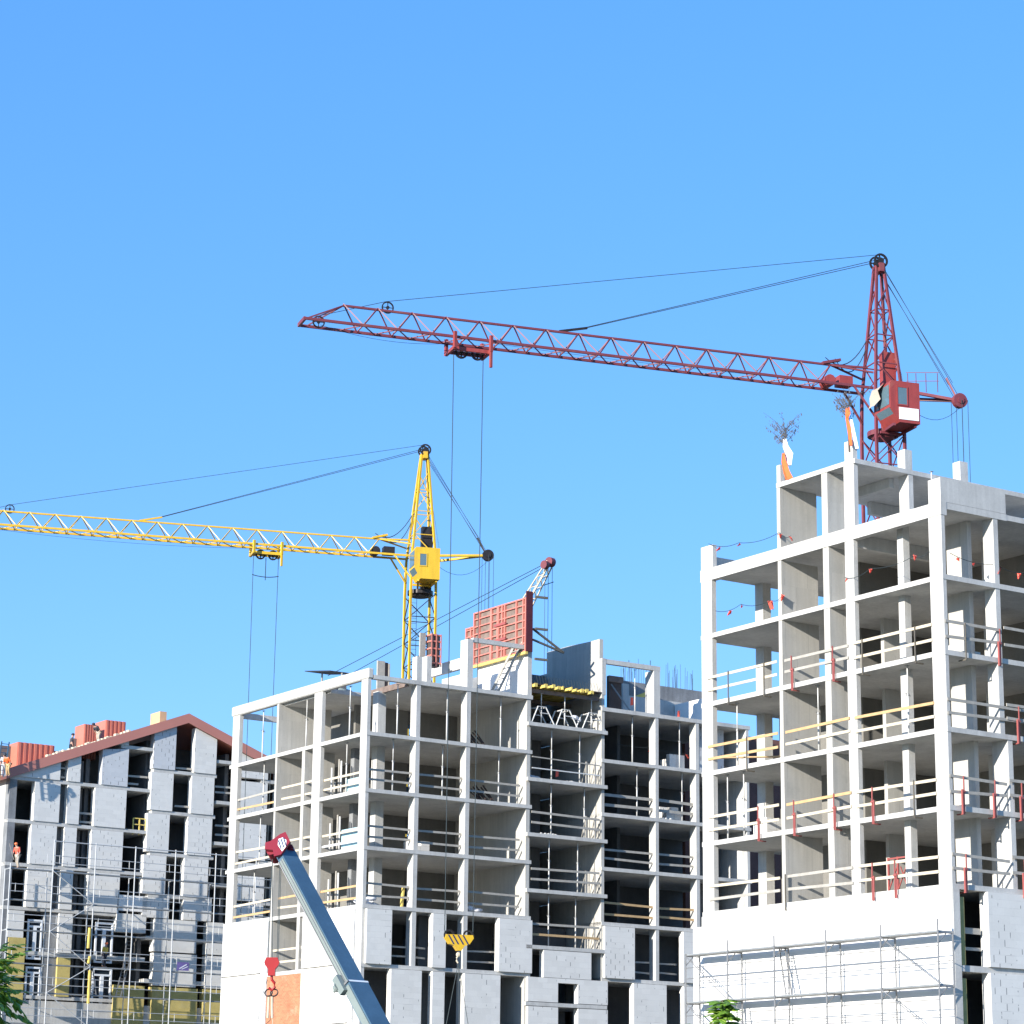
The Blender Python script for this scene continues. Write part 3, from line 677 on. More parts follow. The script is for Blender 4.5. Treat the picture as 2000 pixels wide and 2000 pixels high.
ladder((um - .1, onu(um, 1545, 1950).y, zd[1]), (um + .1, onu(um, 1524, 1846).y, zd[0] - .05), 'steel access ladder between the two decks of the tower scaffold')
ladder((um - .1, onu(um, 1452, 2050).y, zd[2]), (um + .1, onu(um, 1440, 1950).y, zd[1] - .05), 'steel access ladder below the lower deck of the tower scaffold')
# ---- scaffold on the gabled block
VS0, VS1 = VB - 1.75, VB - .85
sb = thing('scaffold', 'tall tube scaffold with five decks and guard rails along the gabled block', 'scaffold', (uL, VS0, 0))
uo = [onv(VS0, x, y).x for x, y in ((20, 1700), (103.5, 1700), (185.5, 1700), (263.5, 1700), (342, 1700), (421, 1700), (500, 1700), (578, 1700))]
rows = [onv(VS0, 103.5, y).z for y in (1650.5, 1700.5, 1763, 1819.5, 1882.5, 1941.5)]
decks = [onv(VS0, 186, 1707).z, onv(VS0, 186, 1767).z, onv(VS0, 186, 1825).z, onv(VS0, 186, 1889).z, onv(VS0, 186, 1944).z]
decks += [decks[-1] - 2.1 * k for k in range(1, 4)]
for j, u in enumerate(uo):
    top = decks[0] + (2.15 if j > 0 else .3)
    MB().tube([(u, VS0, .1), (u, VS0, top)], .042, 6).build('standard', galv_l, sb)
    MB().tube([(u, VS1, .1), (u, VS1, decks[0])], .035, 6).build('standard', galv_l, sb)
    for z in decks: MB().tube([(u, VS0, z - .05), (u, VS1, z - .05)], .028, 6).build('transom', galv_l, sb)
for n, z in enumerate(decks):
    dk = MB()
    for a, b in zip(uo, uo[1:]): dk.box(a + .03, b - .03, VS0 + .05, VS0 + .5, z - .05, z + .03)
    dk.build('deck', galv_d, sb)
    st = MB()
    for h in (.55, 1.05):
        st.tube([(uo[1 if n == 0 else 0], VS0, z + h), (uo[-1], VS0, z + h)], .026, 6)
    for a, b in zip(uo, uo[1:]):
        for d in (.45, b - a - .45): st.tube([(a + d, VS0, z + .5), (a + d, VS0, z + 1.1)], .022, 5)
    st.build('guard_frame', galv_l, sb)
MB().tube([(uo[1], VS0, decks[0] + 2.05), (uo[-1], VS0, decks[0] + 2.05)], .04, 6).build('ledger', galv_l, sb)
for n, (a, b) in enumerate(((1, 2), (2, 1), (1, 2), (2, 1), (1, 2), (2, 1))):
    z0, z1 = decks[n], decks[min(n + 1, 7)]
    MB().tube([(uo[a], VS0 - .04, z0), (uo[b], VS0 - .04, z1)], .032, 6).build('brace', galv_l, sb)
for n, (x0, x1, k) in enumerate(((246, 254, 3), (234, 247, 4), (186, 178, 4))):
    p, q = onv(VS0 + .5, x0, 1880), onv(VS0 + .5, x1, 1830)
    ladder((p.x, VS0 + .5, decks[k] + .03), (q.x, VS0 + .5, decks[k - 1] + .1), 'steel ladder on gabled block scaffold, %s' % ('on the third deck beside the banded wall', 'on the lowest visible deck beside yellow insulation', 'leaning by the white lower window')[n], side=(1, 0, 0), w=.4, r=.03)
# strips of yellow padding wrapped round one standard
for n, (y0, y1) in enumerate(((1812, 1852), (1868, 1882), (1895, 1960))):
    p, q = onv(VS0 - .02, 172, y1), onv(VS0 - .02, 175, y0)
    tag(MB().bar(p, q, .22, .1).build('padding_strip', h20, None, base=p), 'yellow padding strip on a scaffold post by the white windows, %s of three' % ('topmost', 'middle', 'lowest')[n], 'padding', 'yellow padding strips on the scaffold')
p, q = onv(VS0 - .03, 345, 1895), onv(VS0 - .03, 369, 1880)
bn = thing('banner', 'purple banner with pale slanted marks tied to the scaffold of the gabled block', 'banner', p)
box(p.x, q.x, VS0 - .06, VS0 - .045, p.z, q.z).build('cloth', purple, bn)
w_, h_ = q.x - p.x, q.z - p.z
MB().bar((p.x + .2 * w_, VS0 - .07, p.z + .2 * h_), (p.x + .8 * w_, VS0 - .07, p.z + .75 * h_), .01, .07).bar((p.x + .4 * w_, VS0 - .07, p.z + .15 * h_), (p.x + .9 * w_, VS0 - .07, p.z + .5 * h_), .01, .05).build('mark', white_c, bn)
# ======== tower cranes ======================================================================
def sub(a, b): return Vector(a) - Vector(b)
def crane(name_label, D, pm, proot, ptip, s, P, dk, spec):
    """jib crane: mast with a rising head frame, cab on the near side, triangular jib, short rear spreader with ropes"""
    root = atD(D, *proot); z = root.z; tip = onz(z, *ptip)
    J = Vector((tip.x - root.x, tip.y - root.y, 0)); L = J.length + spec.get('more', 0); J.normalize(); N = Vector((-J.y, J.x, 0))
    if N.y > 0: N = -N                                  # towards the camera
    c = atD(D, *pm); c.z = 0
    t = thing('tower_crane', name_label, 'tower crane', c)
    def X(j, n, h): return c + J * j + N * n + Vector((0, 0, h))
    h = s / 2
    zc = z - spec['drop']                               # slewing ring
    # mast
    cs = ((h, h), (h, -h), (-h, -h), (-h, h))
    leg = MB()
    for a, b in cs: leg.bar(X(a, b, 0), X(a, b, zc), .15)
    lac = MB(); n = int(zc / 1.75)
    for k in range(n):
        z0, z1 = zc - k * 1.75, zc - (k + 1) * 1.75
        for q in range(4):
            a, b = cs[q], cs[(q + 1) % 4]
            lac.bar(X(*a, z0), X(*b, z1), .06).bar(X(*a, z1), X(*b, z1), .055)
            lac.bar(X(*b, z0), X(*a, z1), .05) if spec['cross'] else None
    if not spec['cross']:
        for k in range(int(zc / .38)): lac.bar(X(h * .6, -h * .9, zc - k * .38), X(h * .05, -h * .9, zc - k * .38), .02)
        for q in (.6, .05): lac.bar(X(h * q, -h * .9, 0), X(h * q, -h * .9, zc), .025)
    mo = leg.build('mast', P, t); lac.build('lattice', P if spec['cross'] else dk, mo)
    # slewing platform
    ring = MB().tube([X(0, 0, zc + .02), X(0, 0, zc + .3)], h * 1.0, 16).tube([X(0, 0, zc - .12), X(0, 0, zc + .02)], h * .7, 12, h * .8)
    ring.build('slewing_ring', spec['ring'], t)
    # head frame: four legs to the apex
    za = atD(D, *spec['apex']).z
    hd = MB(); ha = .22
    for a, b in cs: hd.bar(X(a, b, zc - .02), X(a * .95, b * .95, z - .2), .15).bar(X(a * .95, b * .95, z - .2), X(math.copysign(ha, a) + spec['lean'], math.copysign(ha * .7, b), za - .3), .14)
    lv = [z + (za - z) * q for q in (.0, .2, .42, .62, .8)]
    def at(a, b, zz):
        q = max(0, (zz - z + .2) / (za - .3 - z + .2)); return X(a * .95 + (math.copysign(ha, a) + spec['lean'] - a * .95) * q, b * .95 + (math.copysign(ha * .7, b) - b * .95) * q, zz)
    hl = MB()
    for k in range(4):
        for q in range(4):
            a, b = cs[q], cs[(q + 1) % 4]
            if k % 2: a, b = b, a
            hl.bar(at(*a, lv[k]), at(*b, lv[k + 1]), .06)
            if k: hl.bar(at(*a, lv[k]), at(*b, lv[k]), .06)
    ho = hd.build('head_frame', P, t); hl.build('lattice', P, ho)
    # apex sheaves
    for b in (-.28, .28):
        w = MB().disc(X(spec['lean'], b, za), N, .43, .1, 20, .33).disc(X(spec['lean'], b, za), N, .17, .14, 12)
        for k in range(5):
            a = k * 1.2566; w.bar(X(spec['lean'], b, za), X(spec['lean'] + .35 * math.cos(a), b, za + .35 * math.sin(a)), .07, .05, up=N)
        w.build('sheave', dark_st, t)
    MB().bar(X(spec['lean'], -.4, za - .4), X(spec['lean'], .4, za - .4), .3, .5).build('sheave_bracket', P, t)
    # machine column and ladder inside the head frame
    mc = MB().bar(X(-.35, .1, zc + .3), X(-.35, .1, z + 2.3), .75, .55, up=N); mc.build('rope_guide', spec['box'], t)
    # cab
    j0, j1, n0, n1 = spec['cab']; zb, zt = atD(D - 2.2, *spec['cabpx'][0]).z, atD(D - 2.2, *spec['cabpx'][1]).z
    sl = spec['slope']
    prof = [(j0, zb), (j1 - sl, zb), (j1, zb + (zt - zb) * .35), (j1, zt - .15), (j1 - .1, zt), (j0, zt)]
    def ext(poly, na, nb): 
        m = MB(); k = len(poly); vs = [X(a, na, b) for a, b in poly] + [X(a, nb, b) for a, b in poly]
        return m.add(vs, [tuple(range(k)), tuple(range(k, 2 * k))] + [(i, (i + 1) % k, k + (i + 1) % k, k + i) for i in range(k)])
    cab = ext(prof, n0, n1).build('cab', spec['cabm'], t)
    wj = spec['win']; zw = lambda q: zb + (zt - zb) * q
    ext([(wj[0], zw(wj[2])), (wj[1], zw(wj[2])), (wj[1], zw(wj[3])), (wj[0], zw(wj[3]))], n1 + .012, n1 + .02).build('window', glass_l, cab)
    fw = [(wj[0] - .07, wj[0], wj[2], wj[3]), (wj[1], wj[1] + .07, wj[2], wj[3])]
    fr_ = MB()
    for a, b, e, g in fw: fr_.add(*(lambda m: (m.v, m.f))(ext([(a, zw(e)), (b, zw(e)), (b, zw(g)), (a, zw(g))], n1 + .008, n1 + .035)))
    for e in (wj[2], wj[3]): fr_.add(*(lambda m: (m.v, m.f))(ext([(wj[0] - .07, zw(e) - .035), (wj[1] + .07, zw(e) - .035), (wj[1] + .07, zw(e) + .035), (wj[0] - .07, zw(e) + .035)], n1 + .009, n1 + .036)))
    fr_.build('window_frame', spec['cabm'], cab)
    # windscreen towards the jib
    ws = MB(); e = .02
    ws.add([X(j1 + e, n0 + .15, zw(.42)), X(j1 + e, n1 - .12, zw(.42)), X(j1 + e, n1 - .12, zw(.9)), X(j1 + e, n0 + .15, zw(.9))], [(0, 1, 2, 3)])
    a_, b_ = (j1 - sl * .9, zw(.06)), (j1, zw(.35))
    ws.add([X(a_[0] + e, n0 + .15, a_[1]), X(a_[0] + e, n1 - .12, a_[1]), X(b_[0] + e, n1 - .12, b_[1]), X(b_[0] + e, n0 + .15, b_[1])], [(0, 1, 2, 3)])
    ws.build('windscreen', glass_l, cab)
    if spec.get('sign'):
        a, b, q0, q1 = spec['sign']; ext([(a, zw(q0)), (b, zw(q0)), (b, zw(q1)), (a, zw(q1))], n1 + .01, n1 + .03).build('sign', white_p, cab)
        tp_ = MB(); rows_ = [(j1 - .35, zt + .05), (j1 + .1, zt - .02), (j1 + .3, zt - .5), (j1 + .22, zt - .95), (j1 + .42, zt - 1.3)]
        for i_, (a, b) in enumerate(rows_): tp_.v += [tuple(X(a + .07 * math.sin(3 * i_ + 2.1 * q), n0 - .1 + q * (n1 - n0 - .45 - .1 * i_), b - .08 * math.sin(2 * q + i_))) for q in (0, .25, .5, .75, 1)]
        for i_ in range(4):
            for q in range(4): tp_.f.append((i_ * 5 + q, i_ * 5 + q + 1, i_ * 5 + q + 6, i_ * 5 + q + 5))
        tp_.build('tarpaulin', tan_c, cab, smooth=True)
    MB().bar(X(j1 - .3, n0, zb - .12), X(j0 + .2, n0, zb - .12), .14).bar(X(j1 - .3, n1 - .15, zb - .1), X(0, -h, zc + .25), .14).bar(X(j0 + .2, n1 - .15, zb - .1), X(j0 + .2, -h, zb - .1), .12).build('cab_bracket', P, t)
    # jib: one upper and two lower chords
    jh, jw, j_0 = spec['jib']; ang = spec.get('rise', 0)
    def Q(j, n, k): return X(h + j, n, z + k + ang * j)
    zb_ = spec.get('jz', 0)
    ch = MB(); m0 = L - h
    ch.bar(Q(j_0, 0, jh + zb_), Q(m0 - 2.2, 0, jh * .92 + zb_), .11)
    for n in (-jw, jw): ch.bar(Q(0, n, zb_), Q(m0, n, zb_), .10, .14)
    ch.bar(Q(m0, -jw, zb_), Q(m0, jw, zb_), .12, .2).bar(Q(m0 - 2.2, 0, jh * .92 + zb_), Q(m0, 0, zb_ + .1), .07)
    jo = ch.build('jib', P, t)
    lc = MB(); nb = spec['bays']; w = (m0 - 2.2 - j_0) / nb
    for k in range(nb):
        a, m, b = j_0 + k * w, j_0 + (k + .5) * w, j_0 + (k + 1) * w
        for n in (-jw, jw):
            lc.bar(Q(a, 0, jh + zb_), Q(m, n, zb_), .055).bar(Q(m, n, zb_), Q(b, 0, jh + zb_), .055)
        lc.bar(Q(a, -jw, zb_), Q(m, jw, zb_), .05).bar(Q(m, jw, zb_), Q(b, -jw, zb_), .05).bar(Q(m, -jw, zb_), Q(m, jw, zb_), .04)
    lc.bar(Q(m0 - 2.2, 0, jh * .92 + zb_), Q(m0 - .4, -jw, zb_), .06).bar(Q(m0 - 2.2, 0, jh * .92 + zb_), Q(m0 - .4, jw, zb_), .06)
    lc.build('jib_lattice', P, jo)
    # jib foot: frame to the mast, winch
    MB().bar(Q(j_0, 0, jh + zb_), X(h, 0, z + jh + .1), .11).bar(Q(j_0, 0, jh + zb_), X(h, -h * .8, z + jh * .7), .09).bar(Q(j_0, 0, jh + zb_), X(h, h * .8, z + jh * .7), .09).bar(Q(j_0 + .5, 0, jh + zb_ + .05), Q(j_0 - .6, 0, jh + zb_ + .35), .28, .14).build('jib_stay_frame', P, t)
    MB().bar(Q(1.1, 0, .35), Q(1.9, 0, .35), .7, .55).disc(Q(2.5, 0, .25), N, .33, .8, 12).build('winch', spec['box'], t)
    MB().bar(Q(1.2, -jw, 0), X(h, -h * .9, z - 1.7), .1).bar(Q(1.2, jw, 0), X(h, h * .9, z - 1.7), .1).build('jib_strut', P, t)
    # sheaves on the jib
    for jj, kk in ((m0 - 4.6 if spec['cross'] else m0 - 4.4, jh + .1), (m0 - .9, .1)):
        MB().disc(Q(jj, 0, kk + zb_), N, .33, .08, 18, .27).disc(Q(jj, 0, kk + zb_), N, .09, .1, 8).bar(Q(jj - .28, 0, kk + zb_), Q(jj + .28, 0, kk + zb_), .035).bar(Q(jj, 0, kk - .28 + zb_), Q(jj, 0, kk + .28 + zb_), .035).build('jib_sheave', dark_st, jo)
    # ropes
    jp = spec['pend']; ap = X(spec['lean'], 0, za)
    rp = MB(); r = .017
    rp.tube([ap + Vector((0, 0, .45)), Q(m0 - 4.5, 0, jh + .42 + zb_)], r, 5).tube([Q(m0 - 4.5, 0, jh + .42 + zb_), Q(m0 - .8, 0, .4 + zb_)], r, 5)
    for n in (-.3, .3): rp.tube([ap + N * n + Vector((0, 0, .1)), Q(jp - 1.25, n * .3, jh + .38 + zb_)], r * 1.2, 5)
    rp.build('jib_rope', rope_m, t)
    MB().bar(Q(jp - 1.3, 0, jh + .36 + zb_), Q(jp + .3, 0, jh - .02 + zb_), .09, .12).build('rope_anchor', dark_st if spec['cross'] else P, jo)
    # rear spreader
    e = atD(D, *spec['rear']); rj = (e - X(0, 0, e.z)).dot(J); rn = (e - X(0, 0, e.z)).dot(N); 
    E_ = X(rj, rn, e.z)
    MB().bar(X(-h * .6, h * .7, z + .1), E_, .16).bar(X(-h * .6, -h * .7, z - .1), E_, .16).build('spreader', P, t)
    MB().disc(E_, N, .42, .3, 18).disc(E_ + N * .16, N, .2, .1, 10).bar(E_ + J * .1, E_ + (ap - E_).normalized() * 1.5, .22, .1).build('spreader_sheave', dark_st if not spec['cross'] else P, t)
    rr = MB()
    for k, n in enumerate((-.3, -.15, .15, .3)): rr.tube([ap + N * n - Vector((0, 0, .3 * (k % 2))), E_ + N * n + (ap - E_).normalized() * (.3 + .8 * (k % 2))], r, 5)
    for n, jj in ((-.3, -.35), (-.1, -.15), (.1, .1), (.3, .35), (.25, .0)): rr.tube([E_ + N * n - J * jj, X(rj - jj, rn + n, 1.0)], r, 5)
    rr.tube([ap, X(-h - .4, .2, z + .5)], r * .7, 4)
    rr.tube(sag(X(-h, h, z - .6), E_ + Vector((0, 0, -.4)), .9), r * .8, 4)
    rr.build('back_rope', rope_m, t)
    el = MB().tube(sag(at(h, -h, z + (za - z) * .42), Q(j_0 + .3, 0, jh + .4 + zb_), .9), .03, 4).tube(sag(at(h, -h, z + (za - z) * .36), Q(j_0 - .3, 0, jh + .4 + zb_), 1.1), .03, 4)
    el.build('power_cable', rope_m, t)
    # maintenance rail behind the head
    if spec['cross']:
        g = MB()
        for q in (.55, 1.05): g.bar(X(-h - .2, h, z + q), X(rj * .7, rn * .7 + .4, z + q - .1), .03)
        for q in (.05, .3, .6, .95): 
            p = X(-h - .2, h, z - .1).lerp(X(rj * .7, rn * .7 + .4, z - .2), q); g.bar(p, p + Vector((0, 0, 1.1)), .03)
        g.build('walkway_rail', red_p, t)
    # trolley under the jib
    tj = spec['trol']; tr = MB()
    for a in (-1.0, 1.0):
        for n in (-jw - .12, jw + .12): tr.bar(Q(tj + a, n, .25 + zb_), Q(tj + a, n, -.65 + zb_), .16, .16)
        tr.bar(Q(tj + a, -jw - .12, -.6 + zb_), Q(tj + a, jw + .12, -.6 + zb_), .14, .18)
    for n in (-jw * .6, jw * .6): tr.bar(Q(tj - 1, n, -.55 + zb_), Q(tj + 1, n, -.55 + zb_), .14, .2)
    tr.bar(Q(tj - 1.0, jw + .12, -.6 + zb_), Q(tj - 1.0, jw + .12, -1.5 + zb_), .13)
    to = tr.build('trolley', spec['trm'], t)
    for a in (-.5, .4): MB().disc(Q(tj + a, 0, -.6 + zb_), N, .36, .1, 16, .26).disc(Q(tj + a, 0, -.6 + zb_), N, .1, .12, 8).bar(Q(tj + a - .3, 0, -.6 + zb_), Q(tj + a + .3, 0, -.6 + zb_), .06).bar(Q(tj + a, 0, -.9 + zb_), Q(tj + a, 0, -.3 + zb_), .06).build('trolley_wheel', dark_st, to)
    MB().tube(sag(Q(1.5, 0, .3 + zb_), Q(tj - 1, 0, .1 + zb_), .15, 6), r * .6, 4).tube(sag(Q(tj + 1, 0, -.2 + zb_), Q(m0 - 1, 0, -.05 + zb_), .35), r * .6, 4).build('trolley_rope', rope_m, to)
    return t, X, Q, J, N, za, z, zb_
red = crane('oxide red tower crane with a red cab, its jib reaching out above the middle block', 138, (1724.5, 850), (1690, 768), (592, 634), 1.74, red_p, dark_st,
    dict(drop=2.6, cross=True, ring=red_p, apex=(1722, 512), lean=0, box=red_c, cab=(-.84, .96, .95, 2.75), cabpx=((1765, 828), (1765, 748)), slope=.55, cabm=red_c,
         win=(-.05, .5, .42, .86), sign=(-.75, .45, .07, .36), jib=(1.25, .62, 2.3), bays=15, pend=18.1, rear=(1874, 783), more=1.0, trol=23.5, trm=red_c))
yel = crane('yellow tower crane with a yellow cab rising behind the middle block', 180, (821, 1150), (790, 1090), (-14, 1029), 1.86, yel_p, dark_st,
    dict(drop=2.75, cross=False, ring=dark_st, apex=(826, 880), lean=-.1, box=dark_st, cab=(-.75, 1.1, .98, 2.7), cabpx=((826, 1133), (826, 1072)), slope=.45, cabm=yel_p,
         win=(.25, .72, .4, .8), jib=(1.2, .6, 2.2), bays=16, pend=19.2, rear=(953, 1085), trol=10.4, trm=yel_p, more=4.5))
# ---- hoist ropes and hook blocks
def hoist(cr, tj, zh, label, m, twin=.85):
    t, X, Q, J, N, za, z, zb_ = cr
    a, b = Q(tj - twin, 0, -.7 + zb_), Q(tj + twin, 0, -.7 + zb_)
    c = (a + b) / 2; c.z = zh
    k = thing('hook_block', label, 'hook block', c)
    ra, rb = Vector((a.x, a.y, zh + .1)), Vector((b.x, b.y, zh + .1))
    w = (b - a).length * .5
    MB().tube([a, c - J * w * .9 + Vector((0, 0, .1))], .022, 5).tube([b, c + J * w * .9 + Vector((0, 0, .1))], .022, 5).build('hoist_rope', rope_m, k)
    return k, c, w, J, N
k, c, w, J, N = hoist(red, 23.5, onv(110.2, 905, 1840).z, 'yellow hook block with black slanted stripes hanging before the block infill', yel_p, .82)
def sh(m, pts, n0, n1):
    kk = len(pts); vs = [c + J * a + N * n0 + Vector((0, 0, b)) for a, b in pts] + [c + J * a + N * n1 + Vector((0, 0, b)) for a, b in pts]
    return m.add(vs, [tuple(range(kk)), tuple(range(kk, 2 * kk))] + [(i, (i + 1) % kk, kk + (i + 1) % kk, kk + i) for i in range(kk)])
sh(MB(), [(-.7, .12), (.7, .12), (.74, -.04), (.52, -.34), (.28, -.42), (.1, -.66), (-.1, -.66), (-.28, -.42), (-.52, -.34), (-.74, -.04)], -.16, .16).build('plate', yel_p, k)
st = MB()
for a in (-.26, .0, .26, .5): sh(st, [(a + .05, .10), (a + .13, .10), (a - .16, -.36), (a - .24, -.36)], .162, .168)
st.build('stripe', navy, k)
for a in (-.5, .5): MB().disc(c + J * a + Vector((0, 0, .1)), N, .28, .1, 16, .2).build('sheave', dark_st, k)
MB().ball(c + Vector((0, 0, -.85)), .13).tube([c + Vector((0, 0, -.9)) + Vector((0, 0, -.12 * i)) + J * .1 * math.sin(i) for i in range(4)], .05, 6).build('hook', wood, k)
sl = MB()
for d in (-.9, -.15, .9): sl.tube([c + Vector((0, 0, -1.25)), c + J * d + Vector((0, 0, -6))], .018, 4)
sl.build('sling', rope_m, k)
k2, c2, w2, J2, N2 = hoist(yel, 10.4, 9.0, 'twin hoist ropes and dark hook block of yellow crane, hanging behind the middle block', dark_st, .9)
MB().bar(c2 - J2 * .9, c2 + J2 * .9, .2, .5).build('plate', dark_st, k2)
tz = yel[2](10.4, 0, -2.1)
MB().tube(sag(tz - yel[3] * .95, tz + yel[3] * .95, .12, 6), .03, 4).bar(tz + Vector((0, 0, 1.3)), tz + Vector((0, 0, -.35)), .04).build('spreader_bar', rope_m, k2)
# ---- small lattice crane far behind
D3 = 205
h0, h1 = atD(D3, 1075, 1098), atD(D3 + 4, 965, 1292)
dc = thing('crawler_crane', 'small pale lattice boom crane peeping out behind the red wall formwork', 'crane', h1)
d3 = (h0 - h1).normalized(); sx = d3.cross(Vector((0, 0, 1))).normalized() * .42; sy = sx.cross(d3).normalized() * .42
bm_ = MB(); n3 = 9
for a, b in ((1, 1), (1, -1), (-1, 1), (-1, -1)): bm_.bar(h1 + sx * a * 1.3 + sy * b * 1.3, h0 + sx * a * .5 + sy * b * .5, .09)
bo = bm_.build('boom', wood, dc); lt = MB()
for i in range(n3 * 2):
    q0, q1 = i / (n3 * 2), (i + 1) / (n3 * 2); s0, s1 = 1.3 - .8 * q0, 1.3 - .8 * q1; g = 1 if i % 2 else -1
    for b in (1, -1): lt.bar(h1.lerp(h0, q0) + sx * g * s0 + sy * b * s0, h1.lerp(h0, q1) - sx * g * s1 + sy * b * s1, .05); lt.bar(h1.lerp(h0, q0) + sx * b * s0 + sy * g * s0, h1.lerp(h0, q1) + sx * b * s1 - sy * g * s1, .05)
lt.build('boom_lattice', wood, bo)
MB().disc(h0, sx, .4, .5, 14).disc(h0 + sx * 1.6 + Vector((0, 0, -.35)), sx, .35, .4, 14).build('boom_sheave', red_p, dc)
pl = MB()
for x, y, s_ in ((640, 1320, .5), (660, 1330, -.5)): 
    e = atD(D3 + 6, x, y); pl.tube([h0 + sx * s_, e], .028, 4)
for s_ in (-.6, .6, 1.6): pl.tube([h0 + sx * s_, h0 + sx * s_ - Vector((0, 0, 16))], .024, 4)
pl.bar(h0 + sx * -1 + Vector((0, 0, -1.6)), h0 + sx * 2 + Vector((0, 0, -2.1)), .06)
pl.build('boom_rope', rope_m, dc)
# ---- telescopic boom in the foreground
P1, P0 = atD(66, 552, 1655), atD(63, 735, 2000)
d = (P1 - P0).normalized(); P0 = P0 - d * 4.0
mb = thing('mobile_crane', 'blue grey telescopic crane boom with a crimson head slanting before the middle block', 'mobile crane', P0)
vw = ray(640, 1820).normalized(); sd = d.cross(vw).normalized()
if sd.x < 0: sd = -sd                                             # towards picture right
fw_ = sd.cross(d).normalized()
if fw_.dot(vw) > 0: fw_ = -fw_                                    # towards the camera
tw = math.radians(40); ax = (sd * math.cos(tw) + fw_ * math.sin(tw)); ay = (fw_ * math.cos(tw) - sd * math.sin(tw))
def beam(m, p, q, w, hh, cham=.12):
    pts = [(-w, -hh), (w, -hh), (w, hh), (-w, hh)]
    pts = [(-w + cham, -hh), (w - cham, -hh), (w, -hh + cham), (w, hh), (-w, hh), (-w, -hh + cham)]
    kk = len(pts); vs = [p + ax * a + ay * b for a, b in pts] + [q + ax * a + ay * b for a, b in pts]
    return m.add(vs, [tuple(range(kk)), tuple(range(kk, 2 * kk))] + [(i, (i + 1) % kk, kk + (i + 1) % kk, kk + i) for i in range(kk)])
total = (P1 - P0).length
pj = P0 + d * (total - 3.95 + 0.0)
pj = P0.lerp(P1, 1 - (atD(64, 703, 1938) - P1).length / total)
sec = beam(MB(), pj, P1 - d * .1, .11, .27, .02).build('boom_section', boom_b, mb)
beam(MB(), P0, pj, .14, .325, .03).build('boom_section', boom_b, mb)
beam(MB(), pj - d * .04, pj + d * .012, .148, .333, .03).build('boom_collar', white_p, mb)
for q0, q1, ww in ((pj, P1 - d * .5, .06), ):
    MB().bar(q0 + ay * .285, q1 + ay * .285, .16, .03, up=ay).build('side_strip', boom_g, mb)
    MB().tube([q0 + ay * .32 - ax * .08, q1 + ay * .32 - ax * .08], .018, 6).tube([q0 + ay * .31 + ax * .02, q1 + ay * .31 + ax * .02], .012, 5).build('hose', galv, mb)
MB().bar(P0 + ay * .34, pj + ay * .34 - d * .1, .2, .03, up=ay).build('side_strip', boom_g, mb)
bk = MB().bar(pj + ay * .39 - ax * .1 - d * .2, pj + ay * .39 - ax * .1 + d * .3, .2, .16, up=ay).disc(pj + ay * .43 - ax * .2 + d * .05, ax, .11, .1, 14).disc(pj + ay * .43 - ax * .24 + d * .05, ax, .04, .2, 10); bk.build('cable_drum', boom_g, mb)
MB().bar(pj + ay * .34 - ax * .15, pj - d * .02 + ay * .34 + ax * .15, .05, .05).build('boom_latch', galv, mb)
# head
hp = P1
he = MB()
L_ = [(-.12, -.42), (.24, -.2), (.25, .14), (.1, .16), (-.2, .11), (-.33, .15), (-.42, -.03), (-.25, -.17), (-.3, -.37)]
def hq(a, b, n): return hp + sd * a + d * b + fw_ * n
kk = len(L_)
for n0, n1 in ((.26, .34), (-.34, -.26)):
    vs = [hq(a, b, n0) for a, b in L_] + [hq(a, b, n1) for a, b in L_]
    he.add(vs, [tuple(range(kk)), tuple(range(kk, 2 * kk))] + [(i, (i + 1) % kk, kk + (i + 1) % kk, kk + i) for i in range(kk)])
he.bar(hq(-.32, .03, 0), hq(.22, .04, 0), .5, .16, up=fw_)
ho = he.build('boom_head', head_r, mb)
pan = MB(); L2 = [(-.06, -.36), (.1, -.27), (.17, -.1), (.12, .02), (.0, .04), (-.08, -.12)]
vs = [hq(a, b, .346) for a, b in L2]; pan.add(vs, [tuple(range(6))]); pan.build('striped_plate', white_p, ho)
sp = MB()
for a in (-.03, .045, .115): sp.bar(hq(a - .02, -.27, .352), hq(a + .02, -.0, .352), .03, .004, up=fw_)
sp.build('stripe', navy, ho)
for a in (-.3, -.12): MB().disc(hq(a, -.08, 0), fw_, .12, .44, 14).build('head_sheave', head_r, ho)
h0 = atD(65.5, 531, 1890)
hk = thing('hook_block', 'signal red hook block with a chain hook hanging from the blue boom', 'hook block', h0)
rh = ray(1000, 1890).cross(Vector((0, 0, 1))).normalized(); fh = Vector((0, 0, 1)).cross(rh)
def hx(a, b, n=0): return h0 + rh * a + Vector((0, 0, b)) + fh * n
rp = MB()
for a, b in ((-.36, -.1), (-.36, .0), (-.14, .12), (-.1, .15)): rp.tube([hq(a, -.15, 0), hx(b, .22)], .011, 4)
rp.tube(sag(hx(-.1, -.3), hx(-.3, -1.3), -.15, 6) + [hx(-.2, -1.5), hx(.0, -1.3), hx(.05, -.9)], .008, 4)
rp.build('hoist_rope', rope_m, hk)
bl = MB(); LB = [(-.14, .25), (.14, .25), (.19, .13), (.17, .06), (.09, -.04), (.09, -.2), (-.09, -.2), (-.09, -.04), (-.17, .06), (-.19, .13)]
vs = [hx(a, b, -.1) for a, b in LB] + [hx(a, b, .1) for a, b in LB]; kk = len(LB)
bl.add(vs, [tuple(range(kk)), tuple(range(kk, 2 * kk))] + [(i, (i + 1) % kk, kk + (i + 1) % kk, kk + i) for i in range(kk)])
bl.build('block', hook_r, hk)
MB().tube([hx(0, -.2), hx(.01, -.3), hx(.08, -.38), hx(.09, -.48), hx(.02, -.56), hx(-.06, -.5)], .035, 8).build('hook', hook_r, hk)
